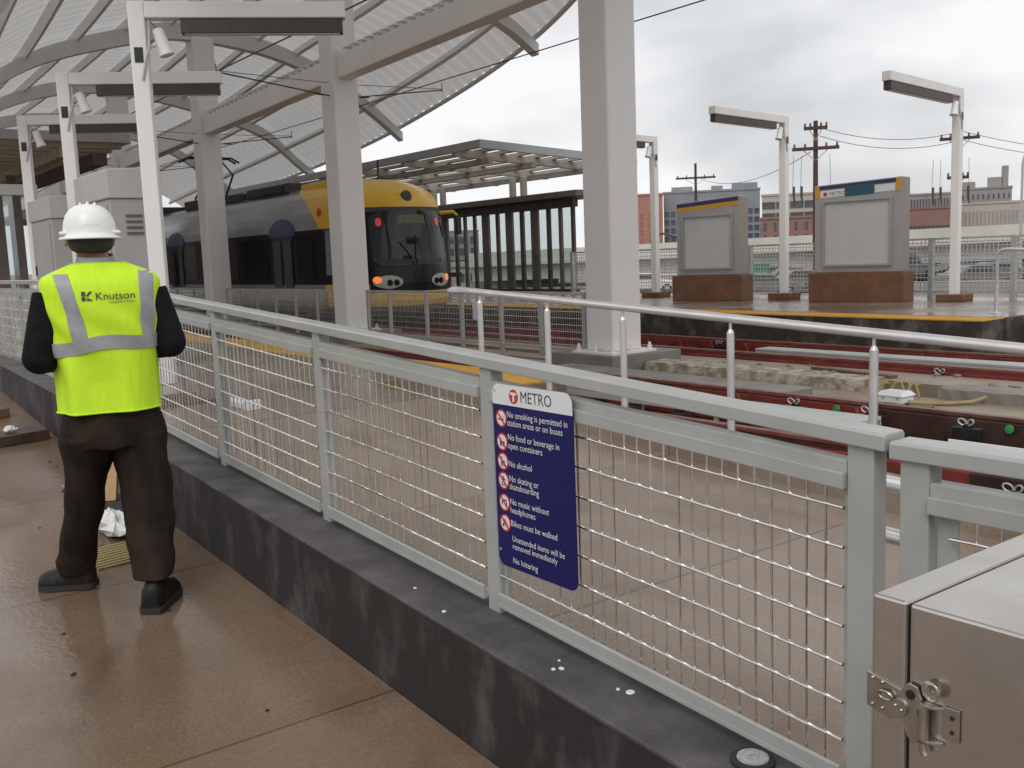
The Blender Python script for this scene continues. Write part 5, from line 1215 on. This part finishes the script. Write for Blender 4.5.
# cars: one kind, copied
def car(loc, rz, paint, label, van=False):
    t = thing('parked_van' if van else 'parked_car', loc, label, 'van' if van else 'car', 'vehicles parked behind the far platform', rz)
    if van: P = [(-2.6,.35),(2.5,.35),(2.6,.8),(2.45,1.15),(1.75,1.3),(1.2,2.15),(.9,2.3),(-2.55,2.3),(-2.65,1.0)]
    else: P = [(-2.15,.32),(2.1,.32),(2.2,.62),(2.05,.82),(1.0,.95),(.35,1.40),(-.9,1.43),(-1.65,1.0),(-2.15,.92),(-2.22,.6)]
    MB().extrude(P, lambda a,b: (a,-.85,b), lambda a,b: (a,.85,b)).build('body', M[paint], t, bev=.07, world=False)
    for sy in (-1,1):
        if van: G = [(.25,1.3),(1.55,1.3),(1.12,1.95),(.25,1.95)]
        else: G = [(-1.35,1.0),(.85,.98),(.3,1.33),(-.85,1.36)]
        MB().extrude(G, lambda a,b: (a,sy*.852,b), lambda a,b: (a,sy*.872,b)).build('window', M['windark'], t, world=False)
        for x in ((-1.6,1.6) if van else (-1.35,1.35)):
            w_ = MB(); w_.tube([(x,sy*.70,.32),(x,sy*.89,.32)], .32, 16); w_ = w_.build('wheel', M['rubber'], t, world=False)
            MB().tube([(x,sy*.885,.32),(x,sy*.90,.32)], .18, 12).build('rim', M['galv'], w_, world=False)
    for sy in (-.6,.6): MB().box(2.1 if not van else 2.5,2.18 if not van else 2.6,sy-.15,sy+.15,.62,.78).build('headlight', M['lens'], t, world=False)
    return t
for az, D, rz_, pc, lb, vn in ((59.1,72,20,'carblack','black car behind the platform fence, right of the wide pylon',0),(58.6,88,-70,'carwhite','white van behind the platform fence just right of the wide pylon',1),(62.0,64,-30,'cargrey','plain grey car behind the fence right of the far lamp',0),(63.0,70,-28,'cargrey','grey car behind the fence near the right edge',0),(52.75,70,-40,'carblack','black car behind the fence left of the wide pylon',0),(53.3,64,-40,'cargrey','dull grey car behind the fence, touching the wide pylon outline',0),(61.2,72,-30,'carblack','dark car behind the fence near the far lamp',0),(44.6,70,-45,'carwhite','white car behind the far lamp beside the canopy column',0),(51.0,60,-40,'cargrey','grey car behind the fence between the pylons',0),(60.0,86,-30,'carblack','black van behind the fence left of the right lamp',1),(64.0,80,-30,'cargrey','dark grey car behind the fence at the right edge',0),(57.9,74,-30,'cargrey','dark grey van close behind the fence beside the wide pylon',1),(52.1,78,-40,'carblack','black car close behind the fence by the middle lamp',0)):
    p = polar(az,D); car((p.x,p.y,gz(p.x,p.y)), rad(rz_), pc, lb, vn)
# utility poles
def upole(az, D, H, label, arms, extra=0, lean=0):
    p = polar(az,D,-1.5); H = H-2.1; t = thing('utility_pole', p, label, 'pole', 'wooden utility poles', rz=rad(-az))
    MB().tube([(0,0,0),(lean,0,H)], [.20,.14], 10).build('pole', M['polewood'], t, world=False)
    for zf, wd in arms:
        z = (H+2.1)*zf-2.1; m = MB(); m.box(-wd+lean*zf,wd+lean*zf,-.22,-.10,z,z+.22); a = m.build('crossarm', M['polewood'], t, world=False)
        m = MB(); [m.tube([(lean*zf+s_*wd*.5,-.12,z),(lean*zf,-.12,z-.7)], .03, 5) for s_ in (-1,1)]; m.build('brace', M['galv'], a, world=False)
        for s_ in (-.9,-.45,.45,.9):
            m = MB(); m.lathe((lean*zf+s_*wd,-.16,z+.22), [(.05,0),(.09,.06),(.05,.12),(.08,.18),(.03,.24)], 8); m.build('insulator', M['shelterbrown'], a, world=False)
    if extra:
        for s_ in (-1.4,-.9,.9):
            m = MB(); m.tube([(s_,-.1,H*.62),(s_,-.1,H*.56),(s_+.1,-.1,H*.5)], [.09,.09,.03], 7); m.tube([(s_,-.1,H*.80),(s_*1.05,-.1,H*.62)], .015, 5); m.build('cutout_switch', M['cable'], t, world=False)
    return t
upole(53.85,70,13.2,'tall brown utility pole with two crossarms rising behind the wide pylon',[(.855,1.5),(.955,.75)],1)
upole(47.4,120,15.0,'brown utility pole with one crossarm above the nearer notice pylon',[(.88,2.3)])
upole(60.8,78,12.9,'utility pole with several cross brackets hidden behind the right lamp',[(.93,1.3),(.72,.7)],1,.3)
for dz, db in ((9.0,0),(8.4,.4)):
    a = polar(53.9+db*.4,70,dz+.2); b_ = polar(61.1,78,dz+.0); c = polar(70,95,dz-1)
    wire([a,b_,c], .022, 'thin power line sagging between the utility poles'+(' (upper)' if db == 0 else ' (lower)'), .7, 'power_line')
a = polar(53.6,70,7.6); b_ = polar(47.4,120,9.9); wire([a,b_], .025, 'power line dropping from the tall pole to the pole at the left', 1.4, 'power_line')
# street light on the overpass and small lamp
p = polar(63.95,74,-1.5); sl_ = thing('street_light', p, 'slim curved street light at the right edge above the overpass', 'street light')
dv = Vector((math.cos(rad(63.95)),-math.sin(rad(63.95)),0))
m = MB(); m.tube([p,p+Vector((0,0,7.7)),p+dv*.15+Vector((0,0,8.5)),p+dv*.6+Vector((0,0,9.05)),p+dv*1.5+Vector((0,0,9.3))], [.11,.08,.07,.06,.05], 8); m.build('pole', M['galv'], sl_, smooth=True)
MB().ball(p+dv*1.8+Vector((0,0,9.25)), (.4,.4,.12), 10, 6).build('lamp_head', M['galv'], sl_, smooth=True)
p = polar(46.7,60,-1.5); sl2 = thing('street_light', p, 'dark gooseneck street light curving out behind the nearer pylon', 'street light')
dv = Vector((math.cos(rad(46.7)),-math.sin(rad(46.7)),0))*-1
m = MB(); m.tube([p-dv*.3,p-dv*.3+Vector((0,0,2.5)),p-dv*.2+Vector((0,0,3.1)),p+dv*.3+Vector((0,0,3.7)),p+dv*1.3+Vector((0,0,4.0))], .06, 8); m.build('pole', M['bronze'], sl2, smooth=True)
MB().ball(p+dv*1.6+Vector((0,0,3.95)), (.35,.35,.12), 10, 6).build('lamp_head', M['bronze'], sl2, smooth=True)
# road bridge over the tracks far down the line
xb = thing('rail_overbridge', (8,62,0), 'brown concrete bridge crossing the tracks beyond the train', 'bridge')
MB().box(-25,15.6,62,70,4.6,6.0).build('span', M['shelterbrown'], xb); MB().box(-25,3.6,62.2,69.8,-.4,4.598).build('abutment', M['shelterdark'], xb); MB().box(14.2,15.4,62.2,69.8,-.4,4.598).build('abutment', M['shelterdark'], xb); MB().box(8.9,10.2,63,69,-.4,4.598).build('pier', M['shelterdark'], xb)
